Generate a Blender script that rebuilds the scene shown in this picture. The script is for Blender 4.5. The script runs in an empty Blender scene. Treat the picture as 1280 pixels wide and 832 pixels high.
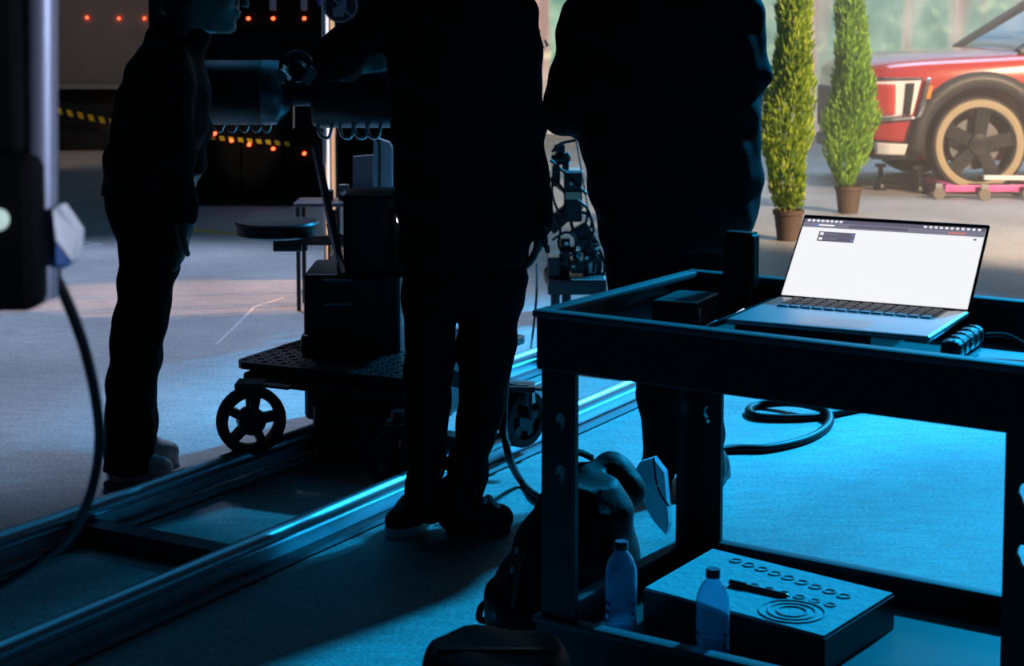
import bpy, bmesh, math, random
import numpy as np
from mathutils import Vector, Matrix, Euler
random.seed(7)
SC = bpy.context.scene
C = SC.collection
# ---------------------------------------------------------------- camera
F, TH, CX, CY, H = 2170.0, math.radians(5), 640.0, 205.0, 1.4
cd = bpy.data.cameras.new('camera'); cam = bpy.data.objects.new('camera', cd); C.objects.link(cam)
cam.location = (0, 0, H); cam.rotation_euler = (math.pi/2 - TH, 0, 0)
cd.sensor_width = 36; cd.lens = F/1280*36; cd.shift_y = -(416-CY)/1280; cd.clip_start = .05; cd.clip_end = 100
cd.dof.use_dof = True; cd.dof.focus_distance = 4.4; cd.dof.aperture_fstop = 7.0
SC.camera = cam
vs = SC.view_settings
vs.view_transform = 'Standard'; vs.look = 'None'; vs.gamma = 1; vs.use_curve_mapping = False; vs.exposure = 0.0
# ---------------------------------------------------------------- world and lamps
w = bpy.data.worlds.new('world'); SC.world = w; w.use_nodes = True
w.node_tree.nodes['Background'].inputs[0].default_value = (.35, .6, 1, 1)
w.node_tree.nodes['Background'].inputs[1].default_value = .001
def lamp(name, kind, loc, tgt, col, power, **kw):
    l = bpy.data.lights.new(name, kind); l.color = col; l.energy = power
    for k, v in kw.items(): setattr(l, k, v)
    o = bpy.data.objects.new(name, l); C.objects.link(o); o.location = loc
    o.rotation_euler = (Vector(tgt)-Vector(loc)).to_track_quat('-Z', 'Y').to_euler()
    return o
# cyan stage lamps, high at the right rear
lamp('cyan_stage_lamp', 'SPOT', (7.0, 12.3, 7.0), (1.7, 4.4, .5), (.004, .47, 1.0), 14500, spot_size=math.radians(17.6), spot_blend=.30, shadow_soft_size=.3)
lamp('cyan_stage_lamp_far', 'SPOT', (6.0, 13.0, 7.0), (.75, 7.0, 0), (.02, .49, 1.0), 19000, spot_size=math.radians(18), spot_blend=.6, shadow_soft_size=.3)
# wide dim cyan panel over the track
lamp('cyan_ceiling_panel', 'AREA', (0.0, 9.5, 6.0), (0.0, 8.0, 0), (.03, .48, 1.0), 60, shape='RECTANGLE', size=7, size_y=5)
# lavender stage lamp over the left floor
lamp('lavender_stage_lamp', 'SPOT', (-2.5, 10.8, 6.2), (-2.2, 8.15, 0), (.55, .67, 1.0), 2000, spot_size=math.radians(46), spot_blend=.5, shadow_soft_size=.35)
# warm sun lamp on the set
lamp('warm_sun_lamp', 'SPOT', (8.0, 4.0, 5.0), (3.3, 12.2, .6), (1, .72, .46), 13000, spot_size=math.radians(31), spot_blend=.3, shadow_soft_size=.25)
# warm lamp raking low across the floor
lamp('warm_rake_lamp', 'SPOT', (5.2, 9.6, 2.6), (-1.2, 8.55, 0), (1, .46, .12), 5200, spot_size=math.radians(9.5), spot_blend=.3, shadow_soft_size=.05)
# sky-blue panel above the car
lamp('sky_stage_panel', 'AREA', (4.8, 15.2, 6.5), (4.4, 14, 0), (.50, .72, 1.0), 170, shape='RECTANGLE', size=6, size_y=5, spread=math.radians(75))
# dim warm work lamp in the far left corner
lamp('work_lamp', 'SPOT', (-4.2, 14.6, 3.0), (-5, 18, .6), (1, .88, .82), 62, spot_size=math.radians(95), spot_blend=.6, shadow_soft_size=.2)

# cyan fill spot added from the side to light the crane drums
lamp('cyan_crane_fill', 'SPOT', (4.2, 9.0, 4.5), (-.72, 5.85, 1.08), (.12, .58, 1.0), 480, spot_size=math.radians(7.5), spot_blend=.5, shadow_soft_size=.12)
# narrow warm spot added to brighten the hazard tape on the racks
lamp('rack_tape_fill', 'SPOT', (-1.7, 9.4, 3.2), (-1.9, 12.45, .50), (1, .85, .6), 330, spot_size=math.radians(6.5), spot_blend=.4, shadow_soft_size=.05)
# warm floor lamp in the far left corner
lamp('corner_floor_lamp', 'SPOT', (-4.6, 16.55, 5.0), (-4.6, 16.55, 0), (1, .50, .29), 95, spot_size=math.radians(26), spot_blend=.2, shadow_soft_size=.05)
# lavender fill spot added to light the left post and its tag
lamp('post_fill_lamp', 'SPOT', (2.2, .3, 1.9), (-.40, 1.6, 1.36), (.66, .74, 1.0), 330, spot_size=math.radians(11.5), spot_blend=.5, shadow_soft_size=.15)

# ---------------------------------------------------------------- helpers
def P(px, py, d):
    u = (px-CX)/F; v = (CY-py)/F
    r = Vector((u, math.cos(TH)+v*math.sin(TH), -math.sin(TH)+v*math.cos(TH)))
    return Vector((0, 0, H)) + r*(d/r.y)
def G(px, py, z=0.0):
    u = (px-CX)/F; v = (CY-py)/F
    r = Vector((u, math.cos(TH)+v*math.sin(TH), -math.sin(TH)+v*math.cos(TH)))
    return Vector((0, 0, H)) + r*((z-H)/r.z)
MATS = {}
def mat(name, col, rough=.6, metal=0.0, spec=.5, var=0.0, scale=20.0, bump=0.0, emit=None, strength=0.0, **kw):
    if name in MATS: return MATS[name]
    m = bpy.data.materials.new(name); m.use_nodes = True
    nt = m.node_tree; b = nt.nodes['Principled BSDF']
    b.inputs['Base Color'].default_value = (*col, 1); b.inputs['Roughness'].default_value = rough
    b.inputs['Metallic'].default_value = metal; b.inputs['Specular IOR Level'].default_value = spec
    if emit: b.inputs['Emission Color'].default_value = (*emit, 1); b.inputs['Emission Strength'].default_value = strength
    for k, v in kw.items(): b.inputs[k.replace('_', ' ')].default_value = v
    if var or bump:
        tc = nt.nodes.new('ShaderNodeTexCoord'); n = nt.nodes.new('ShaderNodeTexNoise')
        n.inputs['Scale'].default_value = scale; n.inputs['Detail'].default_value = 5
        nt.links.new(tc.outputs['Object'], n.inputs['Vector'])
        if var:
            r = nt.nodes.new('ShaderNodeMapRange'); r.inputs['To Min'].default_value = 1-var; r.inputs['To Max'].default_value = 1+var
            nt.links.new(n.outputs['Fac'], r.inputs['Value'])
            mx = nt.nodes.new('ShaderNodeMix'); mx.data_type = 'RGBA'; mx.blend_type = 'MULTIPLY'; mx.inputs[0].default_value = 1
            mx.inputs[6].default_value = (*col, 1); nt.links.new(r.outputs[0], mx.inputs[7]); nt.links.new(mx.outputs[2], b.inputs['Base Color'])
        if bump:
            bp = nt.nodes.new('ShaderNodeBump'); bp.inputs['Strength'].default_value = bump; bp.inputs['Distance'].default_value = .01
            nt.links.new(n.outputs['Fac'], bp.inputs['Height']); nt.links.new(bp.outputs[0], b.inputs['Normal'])
    MATS[name] = m
    return m
class MB:
    def __init__(s): s.v = []; s.f = []
    def add(s, vs, fs):
        o = len(s.v); s.v += [tuple(p) for p in vs]; s.f += [tuple(i+o for i in f) for f in fs]; return s
    def box(s, c, size, M=None, bev=0.0, seg=2):
        bm = bmesh.new(); bmesh.ops.create_cube(bm, size=1)
        bmesh.ops.scale(bm, vec=size, verts=bm.verts)
        if bev: bmesh.ops.bevel(bm, geom=list(bm.edges), offset=bev, segments=seg, affect='EDGES', profile=.5)
        c = Vector(c)
        bm.verts.index_update()
        vs = [(M @ v.co if M else v.co) + c for v in bm.verts]
        fs = [[v.index for v in f.verts] for f in bm.faces]; bm.free()
        return s.add(vs, fs)
    def box2(s, lo, hi, bev=0.0):
        lo, hi = Vector(lo), Vector(hi); return s.box((lo+hi)/2, hi-lo, None, bev)
    def bar(s, p0, p1, wd, ht, bev=0.0, up=(0, 0, 1)):
        p0, p1 = Vector(p0), Vector(p1); d = p1-p0; x = d.normalized(); u = Vector(up)
        if abs(x.dot(u)) > .98: u = Vector((0, 1, 0))
        y = u.cross(x).normalized(); z = x.cross(y)
        M = Matrix((x, y, z)).transposed()
        return s.box((p0+p1)/2, (d.length, wd, ht), M, bev)
    def cyl(s, p0, p1, r0, r1=None, n=20, cap=True):
        r1 = r0 if r1 is None else r1
        p0, p1 = Vector(p0), Vector(p1); x = (p1-p0).normalized()
        a = x.orthogonal().normalized(); b = x.cross(a)
        vs = []
        for p, r in ((p0, r0), (p1, r1)):
            for i in range(n):
                t = 2*math.pi*i/n; vs.append(p+a*math.cos(t)*r+b*math.sin(t)*r)
        fs = [(i, (i+1) % n, n+(i+1) % n, n+i) for i in range(n)]
        if cap: fs += [tuple(range(n))[::-1], tuple(range(n, 2*n))]
        return s.add(vs, fs)
    def lathe(s, o, axis, prof, n=28, cap=True):            # prof: (distance along axis, radius)
        x = Vector(axis).normalized(); a = x.orthogonal().normalized(); b = x.cross(a); o = Vector(o)
        vs = []; fs = []
        for (h, r) in prof:
            for i in range(n):
                t = 2*math.pi*i/n; vs.append(o+x*h+a*math.cos(t)*r+b*math.sin(t)*r)
        for k in range(len(prof)-1):
            for i in range(n): fs.append((k*n+i, k*n+(i+1) % n, (k+1)*n+(i+1) % n, (k+1)*n+i))
        if cap and prof[0][1] > 1e-5: fs.append(tuple(range(n))[::-1])
        if cap and prof[-1][1] > 1e-5: fs.append(tuple((len(prof)-1)*n+i for i in range(n)))
        return s.add(vs, fs)
    def tube(s, pts, r, n=8, sub=6, close=False):
        pts = [Vector(p) for p in pts]
        q = []
        for i in range(len(pts)-1):
            p0 = pts[max(i-1, 0)]; p1 = pts[i]; p2 = pts[i+1]; p3 = pts[min(i+2, len(pts)-1)]
            for k in range(sub):
                t = k/sub
                q.append(.5*((2*p1)+(p2-p0)*t+(2*p0-5*p1+4*p2-p3)*t*t+(3*p1-p0-3*p2+p3)*t**3))
        q.append(pts[-1])
        vs = []; fs = []; a = None
        for i, p in enumerate(q):
            d = (q[min(i+1, len(q)-1)]-q[max(i-1, 0)]).normalized()
            a = d.orthogonal().normalized() if a is None else (a-d*a.dot(d)).normalized()
            b = d.cross(a)
            for k in range(n):
                t = 2*math.pi*k/n; vs.append(p+a*math.cos(t)*r+b*math.sin(t)*r)
        for i in range(len(q)-1):
            for k in range(n): fs.append((i*n+k, i*n+(k+1) % n, (i+1)*n+(k+1) % n, (i+1)*n+k))
        fs += [tuple(range(n))[::-1], tuple((len(q)-1)*n+k for k in range(n))]
        return s.add(vs, fs)
    def prism(s, poly, ext):
        poly = [Vector(p) for p in poly]; e = Vector(ext); n = len(poly)
        return s.add(poly+[p+e for p in poly], [tuple(range(n))[::-1], tuple(range(n, 2*n))]+[(i, (i+1) % n, n+(i+1) % n, n+i) for i in range(n)])
    def torus(s, c, axis, R, r, n=28, m=10, a0=0, a1=2*math.pi, flat=1.0):
        x = Vector(axis).normalized(); a = x.orthogonal().normalized(); b = x.cross(a); c = Vector(c)
        full = abs(a1-a0-2*math.pi) < 1e-6; N = n if full else n+1
        vs = []; fs = []
        for i in range(N):
            t = a0+(a1-a0)*i/n; e = a*math.cos(t)+b*math.sin(t)
            for k in range(m):
                q = 2*math.pi*k/m; vs.append(c+e*(R+r*math.cos(q))+x*r*flat*math.sin(q))
        for i in range(n):
            for k in range(m):
                j = (i+1) % N; fs.append((i*m+k, i*m+(k+1) % m, j*m+(k+1) % m, j*m+k))
        return s.add(vs, fs)
    def build(s, name, m, parent=None, smooth=False):
        me = bpy.data.meshes.new(name)
        org = parent.location if parent is not None and parent.type == 'EMPTY' else Vector((0, 0, 0))
        if parent is not None and parent.type == 'MESH': org = Vector(parent.get('_org', (0, 0, 0)))
        if parent is None:
            lo = Vector([min(p[i] for p in s.v) for i in range(3)]); hi = Vector([max(p[i] for p in s.v) for i in range(3)])
            org = Vector(((lo.x+hi.x)/2, (lo.y+hi.y)/2, lo.z))
        me.from_pydata([tuple(Vector(p)-org) for p in s.v], [], s.f); me.update()
        bm = bmesh.new(); bm.from_mesh(me); bmesh.ops.recalc_face_normals(bm, faces=bm.faces); bm.to_mesh(me); bm.free()
        if m: me.materials.append(m)
        o = bpy.data.objects.new(name, me); C.objects.link(o)
        if smooth: shade(o)
        if parent is not None: o.parent = parent
        else: o.location = org
        o['_org'] = tuple(org)
        return o
def shade(o, ang=40):
    me = o.data
    for p in me.polygons: p.use_smooth = True
    bm = bmesh.new(); bm.from_mesh(me); lim = math.radians(ang)
    for e in bm.edges:
        if len(e.link_faces) == 2 and e.link_faces[0].normal.angle(e.link_faces[1].normal, 0) > lim: e.smooth = False
    bm.to_mesh(me); bm.free()
def tag(o, label=None, cat=None, group=None, kind=None):
    if label: o['label'] = label
    if cat: o['category'] = cat
    if group: o['group'] = group
    if kind: o['kind'] = kind
    return o
def empty(name, loc, label, cat, group=None):
    o = bpy.data.objects.new(name, None); C.objects.link(o); o.location = loc; o.empty_display_size = .1
    return tag(o, label, cat, group)
# materials
BLK = mat('black_plastic', (.008, .009, .011), .45, var=.2)
BLKM = mat('black_metal', (.008, .009, .010), .38, spec=.5)
BLKR = mat('black_rubber', (.01, .01, .011), .75)
CABLE = mat('cable_rubber', (.004, .004, .005), .55, spec=.25)
ALU = mat('aluminium', (.55, .57, .6), .32, 1.0, var=.15, scale=30)
STEEL = mat('dull_steel', (.30, .31, .33), .45, 1.0, var=.2, scale=40)
WHITE = mat('white_plastic', (.75, .75, .76), .5)
GREY = mat('grey_fabric', (.32, .30, .33), .9, var=.15, scale=60, bump=.2)
CLOTH1 = mat('black_cotton', (.006, .006, .007), .95, spec=.15, bump=.25, scale=35)
CLOTH2 = mat('black_nylon', (.004, .005, .006), .8, spec=.12, bump=.25, scale=25)
DENIM = mat('dark_trouser_cloth', (.004, .0045, .006), .95, spec=.1, bump=.3, scale=45)
SKIN2 = mat('deep_skin', (.13, .075, .055), .55, var=.06, scale=30)
SKIN = mat('skin', (.36, .23, .20), .5, var=.06, scale=30)
HAIR = mat('dark_hair', (.012, .009, .008), .5)

# ---------------------------------------------------------------- setting
def floor_mat():
    m = bpy.data.materials.new('painted_concrete_floor'); m.use_nodes = True; nt = m.node_tree; b = nt.nodes['Principled BSDF']
    N = nt.nodes.new; L = nt.links.new
    tc = N('ShaderNodeTexCoord')
    n1 = N('ShaderNodeTexNoise'); n1.inputs['Scale'].default_value = 1.3; n1.inputs['Detail'].default_value = 8
    n2 = N('ShaderNodeTexNoise'); n2.inputs['Scale'].default_value = 90; n2.inputs['Detail'].default_value = 4
    mp = N('ShaderNodeMapping'); mp.inputs['Scale'].default_value = (6, 22, 1); n3 = N('ShaderNodeTexNoise'); n3.inputs['Scale'].default_value = 1.6; n3.inputs['Detail'].default_value = 6
    L(tc.outputs['Object'], n1.inputs['Vector']); L(tc.outputs['Object'], n2.inputs['Vector']); L(tc.outputs['Object'], mp.inputs[0]); L(mp.outputs[0], n3.inputs['Vector'])
    r = N('ShaderNodeValToRGB'); r.color_ramp.elements[0].position = .3; r.color_ramp.elements[0].color = (.27, .27, .275, 1); r.color_ramp.elements[1].position = .7; r.color_ramp.elements[1].color = (.40, .40, .40, 1)
    L(n1.outputs['Fac'], r.inputs[0])
    m1 = N('ShaderNodeMapRange'); m1.inputs['From Min'].default_value = .35; m1.inputs['From Max'].default_value = .65; m1.inputs['To Min'].default_value = .72; m1.inputs['To Max'].default_value = 1.2; L(n2.outputs['Fac'], m1.inputs['Value'])
    m3 = N('ShaderNodeMapRange'); m3.inputs['From Min'].default_value = .35; m3.inputs['From Max'].default_value = .65; m3.inputs['To Min'].default_value = .86; m3.inputs['To Max'].default_value = 1.12; L(n3.outputs['Fac'], m3.inputs['Value'])
    x1 = N('ShaderNodeMix'); x1.data_type = 'RGBA'; x1.blend_type = 'MULTIPLY'; x1.inputs[0].default_value = 1; L(r.outputs[0], x1.inputs[6]); L(m1.outputs[0], x1.inputs[7])
    x2 = N('ShaderNodeMix'); x2.data_type = 'RGBA'; x2.blend_type = 'MULTIPLY'; x2.inputs[0].default_value = 1; L(x1.outputs[2], x2.inputs[6]); L(m3.outputs[0], x2.inputs[7])
    L(x2.outputs[2], b.inputs['Base Color'])
    rr = N('ShaderNodeMapRange'); rr.inputs['To Min'].default_value = .42; rr.inputs['To Max'].default_value = .66; L(n3.outputs['Fac'], rr.inputs['Value']); L(rr.outputs[0], b.inputs['Roughness'])
    b.inputs['Specular IOR Level'].default_value = .35
    bp = N('ShaderNodeBump'); bp.inputs['Strength'].default_value = .12; bp.inputs['Distance'].default_value = .004; L(n2.outputs['Fac'], bp.inputs['Height']); L(bp.outputs[0], b.inputs['Normal'])
    return m
def struct(mb, name, m, label=None):
    o = mb.build(name, m); o['kind'] = 'structure'
    if label: tag(o, label)
    return o
struct(MB().box2((-12, -4, -.1), (16, 26, 0)), 'floor', floor_mat(), 'grey painted concrete studio floor')
struct(MB().box2((-12, -4, 8), (16, 26, 8.1)), 'ceiling', mat('black_ceiling', (.01, .01, .012), .9), 'black studio ceiling')
struct(MB().box2((-12, 25, 0), (16, 25.1, 8)), 'wall_back', mat('black_drape', (.008, .008, .009), .95), 'black back wall of the studio')
struct(MB().box2((-12.1, -4, 0), (-12, 26, 8)), 'wall_left', MATS['black_drape'], 'black left wall of the studio')
struct(MB().box2((16, -4, 0), (16.1, 26, 8)), 'wall_right', MATS['black_drape'], 'black right wall of the studio')
# LED wall of the volume, showing a sunlit forest
def led_mat():
    m = bpy.data.materials.new('led_forest_picture'); m.use_nodes = True; nt = m.node_tree; N = nt.nodes.new; L = nt.links.new
    nt.nodes.remove(nt.nodes['Principled BSDF'])
    uv = N('ShaderNodeUVMap'); uv.uv_map = 'UVMap'
    sep = N('ShaderNodeSeparateXYZ'); L(uv.outputs[0], sep.inputs[0])
    def noise(sx, sy, scale, detail=3, off=0.0):
        mp = N('ShaderNodeMapping'); mp.inputs['Scale'].default_value = (sx, sy, 1); mp.inputs['Location'].default_value = (off, off*.7, 0)
        n = N('ShaderNodeTexNoise'); n.inputs['Scale'].default_value = scale; n.inputs['Detail'].default_value = detail
        L(uv.outputs[0], mp.inputs[0]); L(mp.outputs[0], n.inputs['Vector']); return n.outputs['Fac']
    def ramp(fac, els):
        r = N('ShaderNodeValToRGB'); cr = r.color_ramp
        while len(cr.elements) < len(els): cr.elements.new(.5)
        for e, (p, c) in zip(cr.elements, els): e.position = p; e.color = (*c, 1)
        L(fac, r.inputs[0]); return r.outputs[0]
    def mixc(fac, a, b, mode='MIX'):
        x = N('ShaderNodeMix'); x.data_type = 'RGBA'; x.blend_type = mode
        if isinstance(fac, float): x.inputs[0].default_value = fac
        else: L(fac, x.inputs[0])
        L(a, x.inputs[6]); L(b, x.inputs[7]); return x.outputs[2]
    fol = ramp(noise(1, .8, 2.6, 4), [(.30, (.13, .27, .21)), (.45, (.21, .37, .26)), (.58, (.34, .50, .36)), (.72, (.62, .66, .48))])
    trunk = ramp(noise(1, .06, 1.9, 2, 3.7), [(.50, (0, 0, 0)), (.58, (1, 1, 1))])
    tcol = ramp(noise(3, .5, 2.2, 3, 9.1), [(.35, (.40, .26, .22)), (.5, (.56, .38, .31)), (.68, (.82, .62, .50))])
    far = mixc(trunk, fol, tcol)
    hl = ramp(noise(1, 1, 3.8, 1, 21.0), [(.62, (0, 0, 0)), (.74, (.30, .28, .12))])
    far = mixc(1.0, far, hl, 'ADD')
    gr = ramp(noise(.5, 5, 1.6, 4, 5.5), [(.34, (.33, .27, .25)), (.5, (.50, .41, .37)), (.66, (.70, .58, .50))])
    ad = N('ShaderNodeMath'); ad.operation = 'MULTIPLY_ADD'; L(noise(1, 1, 1.5, 3, 2.2), ad.inputs[0]); ad.inputs[1].default_value = .5; L(sep.outputs['Y'], ad.inputs[2])
    gm = N('ShaderNodeMapRange'); gm.interpolation_type = 'SMOOTHSTEP'; gm.inputs['From Min'].default_value = .68; gm.inputs['From Max'].default_value = .98; L(ad.outputs[0], gm.inputs['Value'])
    col = mixc(gm.outputs[0], gr, far)
    sky = ramp(noise(1, 1.2, 1.1, 4, 14.0), [(.40, (.16, .50, .82)), (.60, (.60, .80, .95))])
    sm_ = N('ShaderNodeMapRange'); sm_.interpolation_type = 'SMOOTHSTEP'; sm_.inputs['From Min'].default_value = 2.1; sm_.inputs['From Max'].default_value = 3.1; L(ad.outputs[0], sm_.inputs['Value'])
    col = mixc(sm_.outputs[0], col, sky)
    e = N('ShaderNodeEmission'); L(col, e.inputs[0]); e.inputs[1].default_value = 1.15
    L(e.outputs[0], nt.nodes['Material Output'].inputs[0])
    return m
path = []
for i in range(25): path.append(Vector((-2.15+(9+2.15)*i/24, 20.0, 0)))
for i in range(1, 17):
    t = math.pi/2*i/16*.9; path.append(Vector((9+4.5*math.sin(t), 20-4.5*(1-math.cos(t)), 0)))
hs = [0.0, 1, 2, 3, 4, 5.5]
vs_, fs_, uvs = [], [], []
s_ = 0
for i, p in enumerate(path):
    if i: s_ += (p-path[i-1]).length
    for h in hs: vs_.append(p+Vector((0, 0, h))); uvs.append((s_, h))
nh = len(hs)
for i in range(len(path)-1):
    for k in range(nh-1): fs_.append((i*nh+k, (i+1)*nh+k, (i+1)*nh+k+1, i*nh+k+1))
me = bpy.data.meshes.new('led_wall'); me.from_pydata(vs_, [], fs_); me.update()
ul = me.uv_layers.new(name='UVMap')
for p in me.polygons:
    for li in p.loop_indices: ul.data[li].uv = uvs[me.loops[li].vertex_index]
me.materials.append(led_mat()); me.materials.append(BLK)
o = bpy.data.objects.new('led_wall', me); C.objects.link(o); o['kind'] = 'structure'; o['label'] = 'curved wall of screens showing a blurred sunlit forest behind the car'
sm = o.modifiers.new('thickness', 'SOLIDIFY'); sm.thickness = .12; sm.offset = -1; sm.material_offset = 1; sm.material_offset_rim = 1

# grey panel wall at the far left with a ledge and a dark plinth
wm = mat('grey_wall_panel', (.22, .19, .18), .85, var=.12, scale=6)
yw = 18.0
xr = P(192, 60, yw).x
wl = struct(MB().box2((-9, yw, .66), (xr, yw+.15, 6)), 'wall_panel', wm, 'dim grey panel wall in the far left corner')
struct(MB().box2((-9, yw-.10, .61), (P(150, 100, yw).x+.3, yw+.15, .66)), 'trim_1', mat('pale_ledge', (.30, .28, .27), .6), 'pale ledge under the grey panel wall')
struct(MB().box2((-9, yw+.12, 0), (xr, yw+.25, .61)), 'wall_plinth', mat('dark_plinth', (.015, .013, .012), .9), 'dark recess below the grey panel wall')
YEL = mat('yellow_tape', (.80, .52, .02), .5, emit=None)
# low barrier in front of that wall with hazard tape
b0 = P(40, 131, 17.6); b1 = P(160, 156, 17.6)
br = empty('low_barrier', ((b0.x+b1.x)/2, (b0.y+b1.y)/2, 0), 'low black barrier with yellow hazard stripes at the far left', 'barrier')
d_ = (b1-b0); d_.z = 0
MB().bar((b0.x, b0.y, .10), (b1.x, b1.y, .10), .06, .20).build('panel', BLK, br)
MB().bar((b0.x, b0.y, b0.z+.02), (b1.x, b1.y, b1.z+.05), .07, .12).build('top_board', BLK, br)
for i in range(9):
    t = (i+.5)/9; q = b0.lerp(b1, t); q2 = b0.lerp(b1, t+.055); nrm = Vector((d_.y, -d_.x, 0)).normalized()
    if nrm.y > 0: nrm = -nrm
    nz = nrm*.045
    MB().prism([q+nz+Vector((0, 0, -.03)), q2+nz+Vector((0, 0, -.03)), q2+nz+Vector((0, 0, .035))-d_*.02, q+nz+Vector((0, 0, .035))-d_*.02], nrm*.004).build('hazard_stripe', YEL, br)
# black equipment racks with red status lights
RED = mat('red_status_light', (.4, .01, .01), .4, emit=(1, .06, .02), strength=9)
DRK = mat('black_rack_steel', (.002, .002, .0025), .8, spec=.15)
ry = 12.5
rx = [P(p, 100, ry).x for p in (186, 236, 300, 352, 404)]
labs = ['black equipment rack behind the leaning person, next to the grey wall', 'black equipment rack right behind the leaning person', 'black equipment rack behind the seat of the crane dolly', 'rightmost black equipment rack, beside the glowing tubes']
for i in range(4):
    x0, x1 = rx[i]+.005, rx[i+1]-.005
    e = empty('equipment_rack', ((x0+x1)/2, ry+.3, 0), labs[i], 'rack', 'black racks with red status lights')
    MB().box2((x0, ry, .05), (x1, ry+.6, 2.2), .01).build('cabinet', DRK, e)
    MB().box2((x0+.02, ry+.02, 0), (x1-.02, ry+.58, .05)).build('base', BLK, e)
    for zz in (.75, 1.15, 1.55, 1.9): MB().box2((x0+.02, ry-.012, zz), (x1-.02, ry, zz+.16), .004).build('rack_unit', DRK, e)
def led_dot(px, py, d, par=None):
    p = P(px, py, d); m_ = MB().lathe(p+Vector((0, .03, 0)), (0, -1, 0), [(0, .012), (.022, .012), (.03, .006), (.032, 0)], 10)
    return m_.build('status_light', RED, par, True)
racks = [o for o in C.objects if o.name.startswith('equipment_rack')]
for (px, py, k) in ((310, 23, 2), (341, 23, 2), (380, 23, 3), (289, 176, 1), (311, 181, 2), (341, 186, 2), (380, 192, 3), (268, 167, 1)):
    led_dot(px, py, ry-.03, racks[k])
for i, (px, py) in enumerate(((108, 22), (148, 23), (180, 23))):
    led_dot(px, py, yw-.03, wl)
for i in range(9):      # hazard tape across the racks
    p0 = P(262+i*11.6, 169+i*.95, ry-.02); p1 = P(268+i*11.6, 169.5+i*.95, ry-.02); hz = Vector((0, 0, -.032)); sl = Vector((.008, 0, 0))
    k = 1 if p1.x < rx[2] else (2 if p1.x < rx[3] else 3)
    MB().prism([p0, p1, p1+hz+sl, p0+hz+sl], (0, .012, 0)).build('hazard_stripe', YEL, racks[k])
GH = mat('grey_handle', (.35, .36, .40), .5)
for px, k in ((341, 2), (380, 3)):
    p = P(px, -8, ry-.03); MB().box((p.x, p.y, p.z), (.045, .03, .24), None, .006).build('handle', GH, racks[k])
pb = P(399, -2, ry-.04); MB().tube([pb+Vector((-.03, 0, .35)), pb+Vector((-.03, 0, .1)), pb+Vector((.015, 0, -.05))], .02).build('blue_cable', mat('blue_cable', (.03, .12, .6), .5), racks[3])
# glowing tubes added in place of the lit slit at the LED wall edge
ty = 11.2
for px, col, st, nm, lb, r_ in ((410.5, (1, .93, .95), 1.0, 'edge_glow_tube', 'thin white glowing tube added for the lit edge of the screen wall, beside the round sign', .009), (416.5, (1, .55, .32), .55, 'edge_glow_tube', 'thin orange glowing tube added for the lit edge of the screen wall, beside the white one', .012)):
    b_ = P(px, 200, ty); e = empty(nm, (b_.x, ty, 0), lb, 'edge glow', 'glowing vertical tubes')
    MB().cyl((b_.x, ty, .12), (b_.x, ty, 2.4), r_).build('tube', mat('tube_glow_%d' % int(px), col, .4, emit=col, strength=st), e, True)
    MB().lathe((b_.x, ty, 0), (0, 0, 1), [(0, .018), (.012, .018), (.12, .018)]).build('base', BLKM, e, True)
    ty += .05
# round prohibition sign on a stand
sd = 8.6; sc_ = P(425.5, 7, sd); sr = 21.5/F*sd
e = empty('round_sign', (sc_.x-sr*1.0, sd+.03, 0), 'round black prohibition sign with grey ring and slash on a thin pole', 'sign')
MB().cyl((sc_.x-sr*1.02, sd+.03, 0), (sc_.x-sr*1.02, sd+.03, 2.3), .010).build('pole', mat('pale_pole', (.6, .6, .62), .4, .6), e, True)
MB().lathe((sc_.x-sr*1.02, sd+.03, 0), (0, 0, 1), [(0, .12), (.015, .12), (.02, .03), (.06, .02)]).build('foot', BLKM, e, True)
MB().cyl(sc_, sc_+Vector((0, .012, 0)), sr, n=40).build('disc', BLK, e)
SG = mat('sign_grey', (.13, .14, .17), .6)
MB().torus(sc_, (0, 1, 0), sr*.93, sr*.06, 40, 8, flat=.3).build('ring', SG, e, True)
MB().bar(sc_+Vector((-sr*.62, -.006, sr*.62)), sc_+Vector((sr*.62, -.006, -sr*.62)), .006, sr*.12, up=(1, 0, 1)).build('slash', SG, e)
pic = MB(); pic.box(sc_+Vector((-sr*.12, -.003, -sr*.35)), (sr*.62, .006, sr*.55), None, .002); pic.box(sc_+Vector((sr*.15, -.003, sr*.2)), (sr*.4, .006, sr*.75), None, .002); pic.box(sc_+Vector((-sr*.05, -.003, sr*.1)), (sr*.16, .006, sr*.5), Matrix.Rotation(.4, 3, 'Y'), .002)
pic.build('pictogram', SG, e)

# black flag panel blocking the screen behind the crane
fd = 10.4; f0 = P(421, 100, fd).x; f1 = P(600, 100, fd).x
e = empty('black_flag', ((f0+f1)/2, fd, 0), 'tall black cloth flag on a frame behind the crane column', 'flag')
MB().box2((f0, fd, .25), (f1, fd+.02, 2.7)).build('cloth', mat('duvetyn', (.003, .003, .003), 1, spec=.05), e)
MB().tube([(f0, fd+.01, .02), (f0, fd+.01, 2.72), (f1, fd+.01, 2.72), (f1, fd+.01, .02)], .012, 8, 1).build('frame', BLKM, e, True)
for x_ in (f0, f1): MB().bar((x_, fd-.25, .012), (x_, fd+.25, .012), .04, .024).build('foot', BLKM, e)

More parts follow.
